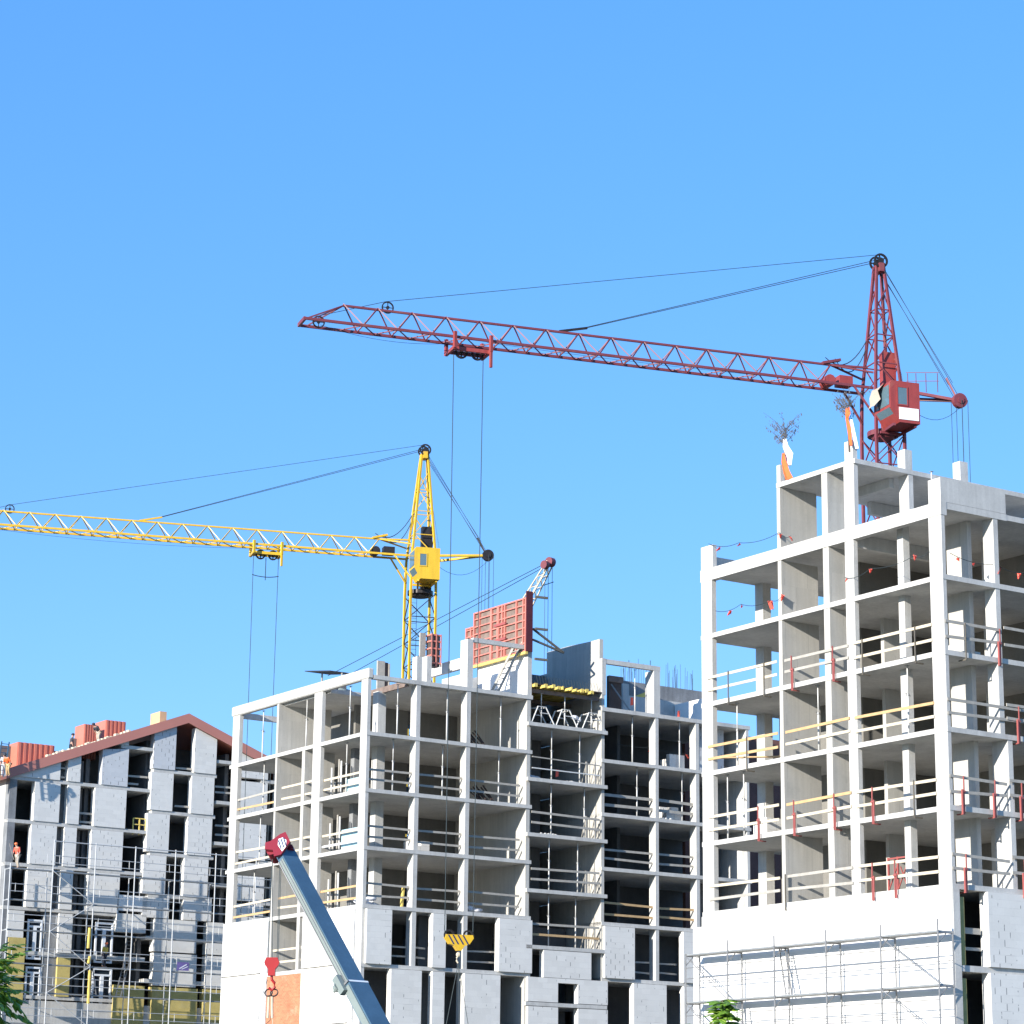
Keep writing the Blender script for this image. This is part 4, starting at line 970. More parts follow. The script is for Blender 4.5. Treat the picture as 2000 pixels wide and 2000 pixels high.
MB().disc(hx(-.06, -.62), fw_, .11, .03, 16, .085).disc(hx(.08, -.62), fw_, .11, .03, 16, .085).build('ring', dark_st, hk)
MB().tube([hx(-.05, -.7), hx(-.06, -1.25)], .03, 6).tube([hx(.03, -.7), hx(.05, -1.25)], .03, 6).tube([hx(.06, -.7), hx(.07, -4)], .008, 4).build('sling', wood, hk)
# ======== formwork and loose things on the middle block =====================================
def formwork(u, ya, yb, z0, z1, label, cat, cols, dz=.45, d=.12, side=True):
    """framed steel wall form standing in a plane of constant u; ya > yb, seen from -u"""
    t = thing('wall_formwork', label, cat, (u, (ya + yb) / 2, z0))
    box(u, u + .03, yb, ya, z0, z1).build('form_ply', ply, t)
    m = MB(); n = 0
    for v in cols: m.box(u - d, u - .002, v - .045, v + .045, z0, z1)
    r = m; z = z0 + .05
    while z < z1:
        for a, b in zip(cols, cols[1:]):
            if abs(a - b) > .12: r.box(u - d + .015, u - .004, min(a, b) + .046, max(a, b) - .046, z - .03, z + .03)
        z += dz
    for a, b in zip(cols, cols[1:]):
        if abs(a - b) > .12: r.box(u - d + .01, u - .003, min(a, b) + .046, max(a, b) - .046, z1 - .08, z1)
    r.build('form_frame', red_f, t)
    return t
uf = 77.45
pa, pb, pc = onu(uf, 1034, 1163), onu(uf, 929, 1199), onu(uf, 936, 1306)
zt_, zbm = onu(uf, 1020, 1170).z, onu(uf, 940, 1302).z
va, vb = pb.y, onu(uf, 1030, 1170).y
L_ = va - vb
cols = [va, va - .10 * L_, va - .33 * L_, va - .335 * L_ - .05, va - .46 * L_, va - .48 * L_, va - .55 * L_, va - .60 * L_, va - .82 * L_, va - .95 * L_, vb + .02]
fwk = formwork(uf, va, vb, zbm + .15, zt_, 'large coral red framed wall formwork standing on the white cross wall', 'formwork', cols, .43)
MB().box(uf - .1, uf + .32, vb - .09, vb + .0, zbm + .15, zt_ + .35).build('form_end', red_shade, fwk)
MB().box(uf - .16, uf + .02, vb - .08, va + .1, zbm, zbm + .14).build('sole_beam', h20, fwk)
ck = MB()
for q in (.35, .62): ck.box(uf - .2, uf - .12, va - .64 * L_, va - .42 * L_, zbm + (zt_ - zbm) * q, zbm + (zt_ - zbm) * q + .14)
ck.build('form_clamp', clamp_r, fwk)
for z in (zt_ + .1, zt_ - 1.7, zt_ - 3.4): MB().bar((uf + .5, vb - .05, z), (uf + 1.25, vb - .15, z), .12).build('form_tie', clamp_d, fwk)
MB().bar((uf + .45, vb + .1, zt_ - 2.3), (80.0, vb + .1, zbm + .4), .1).bar((80.0, vb + .1, zbm + .4), (uf + .45, vb + .1, zbm + 1.5), .1).build('push_pull_prop', clamp_d, fwk)
pe = onu(uf + .3, 913, 1232)
f2 = formwork(uf + .3, pe.y, va + .05, 29.2, onu(uf + .3, 920, 1226).z, 'low narrow coral formwork beside the large red wall formwork', 'formwork', [pe.y, pe.y - .5, va + .1], .4)
p = onv(116.5, 843, 1290)
f3 = thing('column_formwork', 'small dark red column formwork with tall grey form boards near the yellow mast', 'formwork', (p.x, 116.5, 27.9))
fm = MB()
for z in (28.05, 28.45, 28.85, 29.25, 29.6): fm.box(p.x - .3, p.x + .36, 116.1, 116.7, z, z + .08)
for u in (p.x - .3, p.x, p.x + .3): fm.box(u, u + .06, 116.07, 116.098, 27.9, 29.7)
fm.build('form_frame', red_f, f3); box(p.x - .25, p.x + .3, 116.15, 116.65, 27.9, 29.62).build('form_ply', ply_d, f3)
box(p.x - .75, p.x - .4, 116.5, 116.62, 27.6, 29.75).build('form_board', wood_g, f3)
# slab formwork on yellow beams over the split-level bay
sf = thing('slab_formwork', 'slab formwork of yellow timber beams and form boards over the split-level bay', 'formwork', (80.2, VM + 2, 26.9))
for k, x in enumerate((1047, 1067, 1082, 1092, 1100, 1117, 1126, 1138, 1147, 1157)):
    p = onv(VM - .25 - .12 * (k % 3), x, 1325)
    b = MB(); l = .1 if k in (4, 5, 6) else .2
    b.box(p.x - .04, p.x + .04, p.y, VM + 5, 27.1, 27.26).box(p.x - l * .5, p.x + l * .5, p.y - .01, p.y + .01, 27.08, 27.285)
    b.build('timber_beam', h20, sf)
box(77.9, 82.6, VM + .25, VM + .36, 26.85, 27.06).build('main_beam', ply, sf)
box(77.9, 82.6, VM + 3, VM + 3.1, 26.85, 27.06).build('main_beam', ply, sf)
box(77.88, 82.62, VM + .02, VM + 5, 27.29, 27.33).build('form_board', ply_d, sf)
rb = MB()
for k in range(24):
    u = 77.95 + k * .195; rb.tube([(u, VM + .1, 27.36), (u - .12, VM + .1, 27.8)], .012, 4)
rb.build('rebar', rope_m, sf)
vf = thing('wall_formwork', 'dark navy form boards propped on the roof level beside the yellow beams', 'formwork', (83.6, 116, 26.5))
p, q = onv(116, 1189, 1340), onv(116, 1214, 1340)
box(p.x, q.x, 116, 116.2, 26.55, 28.7).build('form_board', ply_d, vf); MB().box(p.x - .05, q.x + .05, 115.9, 115.98, 28.35, 28.7).build('form_rib', ply, vf)
MB().bar((p.x + .1, 115.9, 28.2), (q.x + .1, 115.2, 26.55), .08).build('push_pull_prop', galv, vf)
hb_ = thing('slab_formwork', 'yellow beam and boards of slab formwork beyond the slim roof prop', 'formwork', (85, 118, 27.5))
p, q = onv(118.5, 1236, 1365), onv(118.5, 1272, 1355)
MB().bar((p.x, 118.5, p.z), (q.x, 118.5, q.z + .1), .12, .24).build('timber_beam', h20, hb_); MB().bar((p.x, 118.7, p.z + .3), (q.x, 118.7, q.z + .55), .1, .35).build('form_board', ply_d, hb_)
for u in (p.x + .2, (p.x + q.x) / 2, q.x - .1): MB().tube([(u, 118.5, 26.5), (u, 118.5, p.z)], .03, 6).build('support_prop', prop_m, hb_)
# trestles in the top of the bay
for k, (x0, x1, zt) in enumerate(((1038, 1083, .9), (1086, 1128, .9), (1137, 1183, .8))):
    vv = VM + .1
    p, q = onv(vv, x0, 1410 + 6 * k), onv(vv, x1, 1416 + 6 * k); z = ZB[0] + .2
    t = thing('trestle', 'white tubular trestle on the top floor of the split-level bay, %s' % ('beside the cross wall', 'in the middle', 'by the sunlit wall end')[k], 'trestle', (p.x, vv, z))
    w = q.x - p.x; m = MB()
    for v in (vv, vv + .7): m.tube([(p.x, v, z), (p.x + w * .28, v, z + .95), (p.x + w * .62, v, z + .95), (q.x, v, z)], .035, 6).tube([(p.x + w * .4, v, z + .6), (p.x + w * .75, v, z + .6)], .028, 6)
    m.tube([(p.x + w * .3, vv, z + .93), (p.x + w * .3, vv + .7, z + .93)], .03, 6).tube([(p.x + w * .6, vv, z + .93), (p.x + w * .6, vv + .7, z + .93)], .03, 6)
    m.build('trestle_frame', prop_m, t)
p = onv(VM + .9, 1122, 1400)
tag(MB().ball((p.x, p.y, ZB[0] + .95), .22, (1.2, .8, .6)).ball((p.x + .3, p.y, ZB[0] + .85), .14).build('tool_bag', white_c, None, base=(p.x, p.y, ZB[0] + .7)), 'white bag lying on the middle trestle under the yellow beams', 'bag')
# ladders on the roof level
q0, q1 = onu(77.0, 978, 1350), onu(77.4, 1012, 1276)
ladder((76.6, q0.y + .3, 26.62), (77.44, q1.y, 29.6), 'grey timber ladder leaning on the white cross wall below the red formwork', .75, 10, wood_g, r=.05)
# pipes and drums on the roof behind the open corner
ps = thing('material_stack', 'dark stack of pipes and sacks on the slab behind the open roof corner', 'material stack', (68.6, 121, 26.52))
for k in range(16):
    v = 119.6 + random.random() * 3.4; u = 67.95 + random.random() * .9
    MB().tube([(u, v, 26.66 + .2 * random.random()), (u + .9, v + .15, 26.66 + .25 * random.random())], .14, 9).build('pipe', random.choice((dark_c, galv_d, boom_g)), ps, smooth=True)
cn = thing('site_shelter', 'thin dark sheet canopy on two posts above the sunlit parapet of the middle block', 'canopy', (70.6, 123, 26.6))
pa_, pb_ = onu(70.6, 619, 1318), onu(70.6, 668, 1314)
MB().bar((70.6, pa_.y, pa_.z + .12), (70.6, pb_.y, pb_.z + .02), 1.6, .05, up=(0, 0, 1)).build('sheet', dark_c, cn)
MB().bar((70.6, pa_.y - .6, 26.6), (70.6, pa_.y - .6, pa_.z), .07).bar((70.6, pb_.y, 26.6), (70.6, pb_.y, pb_.z), .07).build('post', wood_g, cn)
# formed column end with a grey sheet wrap
p = onv(121, 748, 1315)
fc = thing('column_formwork', 'tall grey form panel with a dark gap standing behind the open roof corner', 'formwork', (p.x, 121, 26.5))
box(p.x - .35, p.x + .12, 121, 121.12, 26.5, 28.9).build('form_board', wood_g, fc); box(p.x + .16, p.x + .36, 121.05, 121.15, 26.5, 28.85).build('form_gap_board', ply_d, fc); box(p.x + .38, p.x + .46, 121, 121.12, 26.5, 28.8).build('form_edge_board', wood_g, fc)
# crates and boards inside
for k, (i, v, w) in enumerate(((2, 116.2, 1.9), (3, 116.6, 2.0))):
    zf = ZM[i] + .2
    t = thing('board_stack', 'pale blue foam board stack beside the near corner column, %s railed storey' % ORD[k], 'board stack', (68.6, v, zf))
    box(67.95, 68.15, v - w / 2, v + w / 2, zf + .05, zf + (.8 if k == 0 else 1.15)).build('foam_board', foam_b, t)
    for s_ in (-.8, .7): box(67.9, 68.3, v + s_, v + s_ + .12, zf, zf + .05).build('bearer', wood_g, t)
for k, (u, i) in enumerate(((74.6, 1), (75.2, 2))):
    t = thing('timber_bundle', 'dark slats leaning on the cross wall, %s storey of the middle block front' % NM[k], 'timber bundle', (u, 115.9, ZM[i] + .2))
    for j in range(9): MB().bar((u + j * .14, 115.2 + .1 * (j % 3), ZM[i] + .22), (u + .5 + j * .13, 117.2, ZM[i] + 1.1 + .12 * (j % 4)), .07, .05).build('slat', ply_d, t)
for k, i in enumerate((2, 3, 4)):
    zf = ZM[i] + .2; t = thing('pipe_bundle', 'upright grey pipes by a dark column, %s railed storey of middle block sunlit side' % ORD[k], 'pipe bundle', (69, 119.0, zf))
    for j, (du, dv, h) in enumerate(((0, .35, 1.7), (.1, -.25, 2.1), (.15, -.4, 2.0), (.05, .1, .9))):
        MB().tube([(68.2 + du, 118.9 + dv, zf), (68.2 + du, 118.9 + dv, zf + h)], .055, 8).build('pipe', (prop_m, wood_g)[j % 2], t, smooth=True)
    box(69.2, 69.55, 118.6, 119.0, zf, ZM[i - 1]).build('dark_post', conc_dark, t)
t = thing('steel_frame_rack', 'red steel door frame rack standing in the lowest railed storey of the tall tower', 'rack', (69.4, 76, ZT[5] + .2))
rk = MB(); zf = ZT[5] + .2
for v in (75.2, 75.75, 76.3): rk.bar((69.2, v, zf), (69.2, v, zf + 1.5), .07).bar((69.2, v, zf + .2), (69.2, v - .5 if v > 75.3 else v + .4, zf + 1.1), .04)
rk.bar((69.2, 75.2, zf + 1.45), (69.2, 76.3, zf + 1.45), .06); rk.build('rack_frame', clamp_r, t)
# boards lying in the end bay of the tower
for k, (z, y0, y1) in enumerate(((ZT[3] + .75, 81.6, 85.6), (ZT[4] + .2, 81.8, 85.2))):
    tag(MB().bar((UT + .3, y1, z), (UT + 2.6, y0 + 1.2, z - .05), .2, .05).build('plank', (wood_o, wood_g)[k], None, base=(UT + 1, 83, z)), ('orange plank', 'grey plank')[k] + ' lying inside the end bay of the tall tower, %s railed storey' % ORD[k + 1], 'plank')
# ---- clutter on the floors
def pallet(u, v, z, label, kind, su=1.1, sv=1.0):
    t = thing('pallet_load', label, 'pallet', (u, v, z)); m = MB()
    for k in range(3): m.box(u, u + su, v + k * sv * .42, v + k * sv * .42 + .1, z, z + .09)
    m.box(u, u + su, v, v + sv * .95, z + .09, z + .12); m.build('pallet', wood_g, t)
    b = MB()
    if kind == 'block':
        for k in range(3):
            for i in range(2):
                for j in range(3):
                    if k == 2 and random.random() < .4: continue
                    b.box(u + i * su * .5 + .01, u + (i + 1) * su * .5 - .01, v + j * sv * .31, v + j * sv * .31 + .28, z + .125 + k * .25, z + .37 + k * .25)
        b.build('block_stack', block, t)
    else:
        for k in range(9): b.ball((u + random.random() * su, v + random.random() * sv * .9, z + .22 + .14 * (k // 4)), .3, (1.1, .8, .42), 10, 6)
        b.build('sack', white_c, t, smooth=True)
pallet(68.2, 115.9, ZM[4] + .2, 'pile of white sacks on a pallet behind orange rails in the near corner bay', 'sack')
pallet(87.6, 115.0, ZM[2] + .2, 'pallet of pale blocks beyond the wing column on its first railed storey', 'block')
pallet(87.9, 115.1, ZM[1] + .2, 'pallet of pale blocks beyond the wing column under the open roof frame', 'block')
pallet(69.0, 83.6, ZT[4] + .2, 'pallet of blocks in the end bay of the tall tower, third railed storey', 'block')
pallet(72.0, 117.0, ZM[3] + .2, 'pallet of blocks inside the middle block front, second railed storey', 'block')
pallet(75.4, 116.5, ZM[4] + .2, 'white sacks inside the middle block front, third railed storey', 'sack')
pallet(79.0, 116.2, ZB[1] + .2, 'white sacks on the second floor of the split-level bay', 'sack')
pallet(70.5, 73.2, ZT[2] + .2, 'pallet of blocks behind the corner column of the tall tower, first railed storey', 'block')
p = onv(VM + .5, 786, 1755)
tag(MB().bar((p.x, VM + .6, ZM[4] + .2), (p.x + .05, VM + .5, ZM[4] + 1.35), .16, .1).build('timber_post', h20, None, base=(p.x, VM + .5, ZM[4] + .2)), 'short upright yellow timber post before the first front column of the middle block', 'post')
for k, (c0, zz, w) in enumerate(((80.9, ZB[1] + .2, 'second floor of the split-level bay'), (87.2, ZM[2] + .2, 'first railed wing floor'), (79.2, ZB[2] + .2, 'third floor of the split-level bay'))):
    m = MB()
    for j in range(12): m.ball((c0 + random.gauss(0, .25), VM + .1 + random.random() * .3, zz + .04), random.uniform(.04, .1), (1, 1, .7), 6, 4)
    tag(m.build('rubble', conc, None, base=(c0, VM + .1, zz)), 'small heap of pale rubble at the edge of the ' + w, 'rubble', kind='stuff')
# ---- warning lines with coral flags
def flagline(pts, fl, label, drop=.15):
    t = thing('warning_line', label, 'warning line', pts[0])
    for a, b in zip(pts, pts[1:]): MB().tube(sag(a, b, drop, 8), .012, 4).build('line', rope_m, t)
    for q, s_ in fl:
        n = len(pts) - 1; i = min(int(q * n), n - 1); f = q * n - i
        a = Vector(pts[i]).lerp(Vector(pts[i + 1]), f) - Vector((0, 0, drop * 4 * f * (1 - f)))
        m = MB(); w = s_ * random.uniform(.55, .85); r1, r2 = random.uniform(-.15, .15), random.uniform(-.25, .25)
        m.add([a, a + Vector((.03, w * .6, r1)), a + Vector((.08 + r2, w * (.5 + r2), -w * (.8 + r1 * 2))), a + Vector((-.05 + r2, w * (r1 - .3), -w * (1.0 - r2))), a + Vector((.1, w * .2, -w * .45)), a + Vector((.12, 0, .0)), a + Vector((.1 + r2, w * .3, -w * .9))], [(0, 1, 4), (1, 2, 4), (2, 3, 4), (3, 0, 4), (5, 1, 6), (5, 6, 3)])
        m.build('flag', flag_m, t)
u0 = UT - .05
P_ = lambda x, y: onu(u0, x, y)
flagline([P_(1384, 1062), P_(1443, 1060), P_(1522, 1040), P_(1545, 1046)], ((.12, .3), (.34, .3), (.69, .28), (.95, .25)), 'warning line with coral flags above the parapet of the tall tower')
flagline([P_(1397, 1193), P_(1447, 1180), P_(1506, 1172), P_(1530, 1160)], ((.2, .3), (.34, .28), (.66, .5), (.98, .4)), 'warning line with coral flags in the end bay of the tall tower under the parapet')
flagline([P_(1650, 1128), P_(1700, 1110), P_(1786, 1085), P_(1815, 1075)], ((.02, .25), (.33, .32), (.67, .3)), 'warning line with coral flags beside the corner column under the parapet')
flagline([onv(VT + .1, 1855, 1080), onv(VT + .1, 1945, 1102), onv(VT + .1, 2010, 1118)], ((.08, .25), (.25, .22), (.55, .4), (.85, .45)), 'warning line with coral flags on the shaded front of the tall tower')
flagline([onv(VM + .6, 1206, 1453), onv(VM + .6, 1275, 1461), onv(VM + .6, 1345, 1474)], ((.48, .3), (.96, .3)), 'warning line with two coral flags in the block wing under its open roof frame', .05)
for k, (pl, x, y, s_, w) in enumerate(((VM + .9, 905, 1318, .62, 'hung under the sunlit roof parapet'), (VM + .8, 1232, 1362, .45, 'on the slim white roof post'), (VM - .02, 1324, 1388, .35, 'on the white roof wall by the tall tower'), (VM + .8, 1086, 1503, .4, 'in the second floor of the split-level bay'))):
    p = onv(pl, x, y)
    tag(MB().add([p, p + Vector((s_ * .45, .02, .02)), p + Vector((s_ * .5, .05, -s_ * .9)), p + Vector((s_ * .08, .1, -s_))], [(0, 1, 2, 3)]).add([p + Vector((0, .02, 0)), p + Vector((s_ * .3, .08, 0)), p + Vector((s_ * .2, .15, -s_ * .8))], [(0, 1, 2)]).build('warning_flag', flag_m, None, base=p), 'single coral warning cloth ' + w, 'flag')
# ---- saplings wrapped in cloth on the tower roof
def sapling(base, h, label, two):
    t = thing('sapling', label, 'sapling', base); base = Vector(base)
    st = MB().tube([base, base + Vector((0, .05, h * .5)), base + Vector((.05, 0, h * .75))], .035, 6, .02); so = st.build('trunk', twig, t)
    br = MB(); lf = MB()
    for k in range(26):
        a = random.uniform(0, 6.28); z0 = base + Vector((.04, .02, h * random.uniform(.45, .74))); l = random.uniform(.35, .95) * h * .42
        dr = Vector((math.cos(a) * .75, math.sin(a) * .75, random.uniform(.5, 1.2))).normalized(); e = z0 + dr * l
        br.tube([z0, z0.lerp(e, .5) + Vector((0, 0, .05)), e], .012, 4, .004)
        for j in range(7):
            c = z0.lerp(e, random.uniform(.35, 1.05)) + Vector((random.uniform(-.09, .09), random.uniform(-.09, .09), random.uniform(-.1, .06))); q = random.uniform(.03, .065)
            lf.add([c, c + Vector((q, q * .4, -q)), c + Vector((q * .4, -q * .3, -2 * q)), c + Vector((-q * .6, q * .2, -q))], [(0, 1, 2, 3)])
    br.build('branch', twig, so); lf.build('crown', twig_l, t)
    def cloth(m, pts, w, name):
        c_ = MB(); n = len(pts)
        vs = []; 
        for i, p in enumerate(pts):
            p = Vector(p) + base; ww = w[i]
            vs += [p + Vector((0, -ww, 0)), p + Vector((-.08 - .03 * (i % 2), 0, 0)), p + Vector((0, ww, .02 * (i % 2))), p + Vector((.08, .02, 0))]
        fs = []
        for i in range(n - 1):
            for k in range(4): fs.append((4 * i + k, 4 * i + (k + 1) % 4, 4 * i + 4 + (k + 1) % 4, 4 * i + 4 + k))
        c_.add(vs, fs + [(0, 1, 2, 3), (4 * n - 4, 4 * n - 3, 4 * n - 2, 4 * n - 1)]).build(name, m, t)
    if two:
        cloth(orange_c, [(-.05, 0, .62 * h), (-.06, -.02, .52 * h), (-.07, .02, .47 * h), (-.08, -.12, .3 * h), (-.12, -.26, .06 * h)], [.14, .16, .08, .13, .07], 'orange_cloth')
        cloth(white_c, [(.06, -.12, .45 * h), (.0, -.3, .25 * h), (-.02, -.5, 0)], [.05, .09, .1], 'white_cloth')
    else:
        cloth(white_c, [(-.03, -.02, .62 * h), (-.04, -.08, .5 * h), (.06, -.2, .38 * h), (.05, -.22, .22 * h)], [.1, .18, .26, .12], 'white_cloth')
        cloth(orange_c, [(-.1, -.02, .40 * h), (-.12, -.05, .28 * h), (-.12, -.22, .12 * h), (-.1, -.4, 0)], [.05, .16, .2, .24], 'orange_cloth')
s0 = P_(1524, 935); sapling((UT + .15, s0.y - .1, 29.96), 3.1, 'bare sapling in white and orange cloth on the far roof corner of the tall tower', False)
s1 = P_(1657, 880); sapling((UT - .02, s1.y - .02, 30.3), 3.0, 'bare topping-out sapling with orange cloth tied to the near roof stub column', True)
# ---- people
def person(base, label, pose, hgt=1.75, shirt=hivis, legs=tan_c, hat=None, lean=0, face=0):
    """one skinned body; face turns it about the vertical; lean bends the trunk forward"""
    base = Vector(base); k = hgt / 1.75; cf, sf_ = math.cos(face), math.sin(face)
    def W(x, y, z): return Vector(((x * cf - y * sf_) * k, (x * sf_ + y * cf) * k, z * k))
    hip = Vector((0, 0, .92)); cl, sl_ = math.cos(lean), math.sin(lean)
    def T(x, y, z): return W(x, y * cl - 0 + z * sl_ * -1 if False else y * cl - z * sl_, .92 + z * cl + y * sl_)
    J = {'pel': W(0, 0, .92), 'bel': T(0, 0, .18), 'chest': T(0, 0, .38), 'neck': T(0, 0, .56), 'head': T(0, -.03, .70), 'top': T(0, -.02, .80)}
    R = {'pel': .13, 'bel': .125, 'chest': .15, 'neck': .055, 'head': .095, 'top': .07}
    E = [('pel', 'bel'), ('bel', 'chest'), ('chest', 'neck'), ('neck', 'head'), ('head', 'top')]
    for s, nm in ((1, 'l'), (-1, 'r')):
        a = pose['arm_' + nm]; g = pose['leg_' + nm]
        J['sh' + nm] = T(.19 * s, 0, .47); J['el' + nm] = T(.19 * s + .05 * s + a[0][0], a[0][1], .47 + a[0][2]); J['ha' + nm] = T(.24 * s + a[1][0], a[1][1], .47 + a[1][2])
        J['hi' + nm] = W(.1 * s, 0, .86); J['kn' + nm] = W(.11 * s, g[0], .48); J['an' + nm] = W(.12 * s, g[1], .08); J['to' + nm] = W(.13 * s, g[1] - .17, .04)
        for q, r in (('sh', .07), ('el', .048), ('ha', .035), ('hi', .1), ('kn', .068), ('an', .05), ('to', .045)): R[q + nm] = r
        E += [('chest', 'sh' + nm), ('sh' + nm, 'el' + nm), ('el' + nm, 'ha' + nm), ('pel', 'hi' + nm), ('hi' + nm, 'kn' + nm), ('kn' + nm, 'an' + nm), ('an' + nm, 'to' + nm)]
    t = thing('person', label, 'person', base)
    def skinned(name, keys, edges, m, grow, root):
        idx = {q: i for i, q in enumerate(keys)}; me = bpy.data.meshes.new(name)
        me.from_pydata([J[q] for q in keys], [(idx[a], idx[b]) for a, b in edges], []); o = bpy.data.objects.new(name, me); COL.objects.link(o); me.materials.append(m)
        sm = o.modifiers.new('skin', 'SKIN'); sm.use_smooth_shade = True
        for q, i in idx.items():
            me.skin_vertices[0].data[i].radius = (R[q] * k * grow,) * 2; me.skin_vertices[0].data[i].use_root = q == root
        o.modifiers.new('sub', 'SUBSURF').render_levels = 1; part_of(o, t); return o
    skinned('body', list(J), E, skin, 1.0, 'pel')
    tk = ['pel', 'bel', 'chest'] + [q + n for n in 'lr' for q in ('sh', 'el')]
    skinned('shirt', tk, [e for e in E if e[0] in tk and e[1] in tk], shirt, 1.22, 'pel')
    lk = ['pel'] + [q + n for n in 'lr' for q in ('hi', 'kn', 'an')]
    skinned('trousers', lk, [e for e in E if e[0] in lk and e[1] in lk], legs, 1.22, 'pel')
    hd = base + J['head']
    MB().ball(hd + (J['top'] - J['head']) * .75, .125 * k, (1, 1.1, .8), 10, 6).build('helmet' if hat else 'hair', hat or dark_c, t, smooth=True)
    return t, base, J
st_ = dict(arm_l=((.02, -.05, -.28), (-.02, -.25, -.45)), arm_r=((-.02, -.08, -.28), (.05, -.3, -.38)), leg_l=(-.12, .02), leg_r=(.04, .28))
p = onv(VS0 + .45, 33, 1697)
t, bs, J = person((p.x, VS0 + .45, decks[0] + .03), 'person in orange shirt stooping on the top scaffold deck of the gabled block', st_, 1.75, hivis, tan_c, helm_o, .3, math.radians(-60))
tag(MB().bar(bs + J['har'] + Vector((.1, 0, -.35)), bs + J['har'] + Vector((-.3, .0, .75)), .03).build('long_tool', wood_g, None, base=bs), 'long thin tool held by the stooping scaffold worker', 'tool')
sd_ = dict(arm_l=((.02, 0, -.3), (-.02, -.1, -.55)), arm_r=((-.02, 0, -.3), (.02, -.12, -.55)), leg_l=(0, .03), leg_r=(-.02, .03))
p = onv(VB + 2, 140, 1448)
person((p.x, VB + 2, roofz(p.x) - .3), 'person in dark clothes standing upright on the red roof slope', sd_, 1.78, dark_c, dark_c, None, .05, 1.2)
bd = dict(arm_l=((.02, -.1, -.28), (0, -.15, -.55)), arm_r=((-.02, -.1, -.28), (0, -.15, -.55)), leg_l=(-.15, .05), leg_r=(-.05, .1))
p = onv(VB + .4, 193, 1437)
person((p.x, VB + .4, roofz(p.x) + .15), 'person bending over between the two red roof stacks', bd, 1.7, dark_c, tan_c, None, .9, -1.2)
p = onv(VB - 1.3, 17, 1490)
person((p.x, VB - 1.3, onv(VB - 1.3, 17, 1500).z - .6), 'person in orange vest reaching over the low eave end of the gabled block', bd, 1.7, orange_c, wood_o, None, .7, -1.0)
p = onv(VB - .4, 7, 1498)
person((p.x - .05, VB - .6, onv(VB - .6, 7, 1518).z), 'person in pale grey overalls below the eave at the sunlit end wall', sd_, 1.7, pale_c, pale_c, None, .2, -.6)
p = onv(VS0 + .5, 206, 1826)
person((p.x, VS0 + .5, decks[3] + .05), 'person with yellow jacket and orange helmet before the upper white window', sd_, 1.72, helm_y, dark_c, helm_o, .15, .4)
lz = onv(VB - 1.2, 12, 1490)
ladder((onv(VB - 1.2, 1, 1500).x, VB - 1.2, lz.z - 1), (onv(VB - 1.2, 13, 1449).x, VB - 1.0, onv(VB - 1, 13, 1449).z), 'blue ladder rising past the low eave of the gabled block', w=.55, n=8, m=boom_b, side=(1, 0, 0), r=.035)
yb = onv(VB - .5, 268, 1608)
t = thing('barrier_frame', 'small yellow barrier frame on a balcony floor of the gabled block', 'barrier', (yb.x, VB + .1, yb.z - .5))
a, b = onv(VB + .15, 259, 1627), onv(VB + .15, 285, 1600)
fr_ = MB()
for u in (a.x, (a.x + b.x) / 2, b.x): fr_.bar((u, VB + .15, a.z - .1), (u, VB + .15, b.z), .08)
for z in (b.z, (a.z + b.z) / 2 + .1): fr_.bar((a.x, VB + .15, z), (b.x, VB + .15, z), .07)
fr_.build('frame', h20, t)
for k, (x0, x1, y, h) in enumerate(((246, 288, 1515, .5), (246, 270, 1530, .1), (341, 374, 1574, 0), (343, 375, 1500, 0), (420, 450, 1536, 0), (420, 450, 1547, 0), (420, 450, 1612, 0), (420, 450, 1630, 0), (155, 180, 1588, 0), (155, 180, 1605, 0), (118, 131, 1500, 0), (118, 131, 1518, 0))):
    p, q = onv(VB + .2, x0, y), onv(VB + .2, x1, y + (x1 - x0) * .08)
    tag(MB().bar((p.x, VB + .2, p.z), (q.x, VB + .2, q.z), .06, .14).build('guard_board', wood_g, None, base=p), 'grey guard board across the %s dark opening of the gabled block' % ('balcony', 'lower balcony', 'lower middle', 'attic middle', 'upper side', 'second side', 'third side', 'fourth side', 'upper narrow', 'lower narrow', 'slit attic', 'lower slit attic')[k], 'guard board', 'guard boards in the gabled block openings')
# ---- trees
def leaf(m, c, ax_, up, l, w):
    sdv = ax_.cross(up)
    if sdv.length < 1e-3: sdv = ax_.cross(Vector((1, 0, 0)))
    sdv = sdv.normalized(); nn = sdv.cross(ax_).normalized()
    a, b, d_, e = c, c + ax_ * l * .45 + sdv * w - nn * w * .35, c + ax_ * l - nn * l * .12, c + ax_ * l * .45 - sdv * w - nn * w * .35
    f_ = c + ax_ * l * .5
    m.add([a, b, d_, e, f_], [(0, 1, 4), (1, 2, 4), (2, 3, 4), (3, 0, 4)])
def rv(): return Vector((random.gauss(0, 1), random.gauss(0, 1), random.gauss(0, 1))).normalized()
def spray(ms, c, dr, l, n, ll):
    """a pinnate twig of drooping leaflets"""
    dr = dr.normalized(); tw_ = []
    for i in range(n):
        q = (i + .4) / n; p = c + dr * l * q - Vector((0, 0, l * .35 * q * q)); tw_.append(p)
        s_ = dr.cross(Vector((0, 0, 1))).normalized()
        for g in (-1, 1):
            ax_ = (s_ * g * .9 + dr * .6 + Vector((0, 0, -.5)) + rv() * .25).normalized()
            leaf(random.choice(ms), p, ax_, (Vector((0, 0, 1)) + rv() * .35), ll * random.uniform(.7, 1.15), ll * .3)
    p = c + dr * l - Vector((0, 0, l * .35)); leaf(ms[0], p, (dr - Vector((0, 0, .6))).normalized(), Vector((0, 0, 1)), ll, ll * .28)
    return [c] + tw_
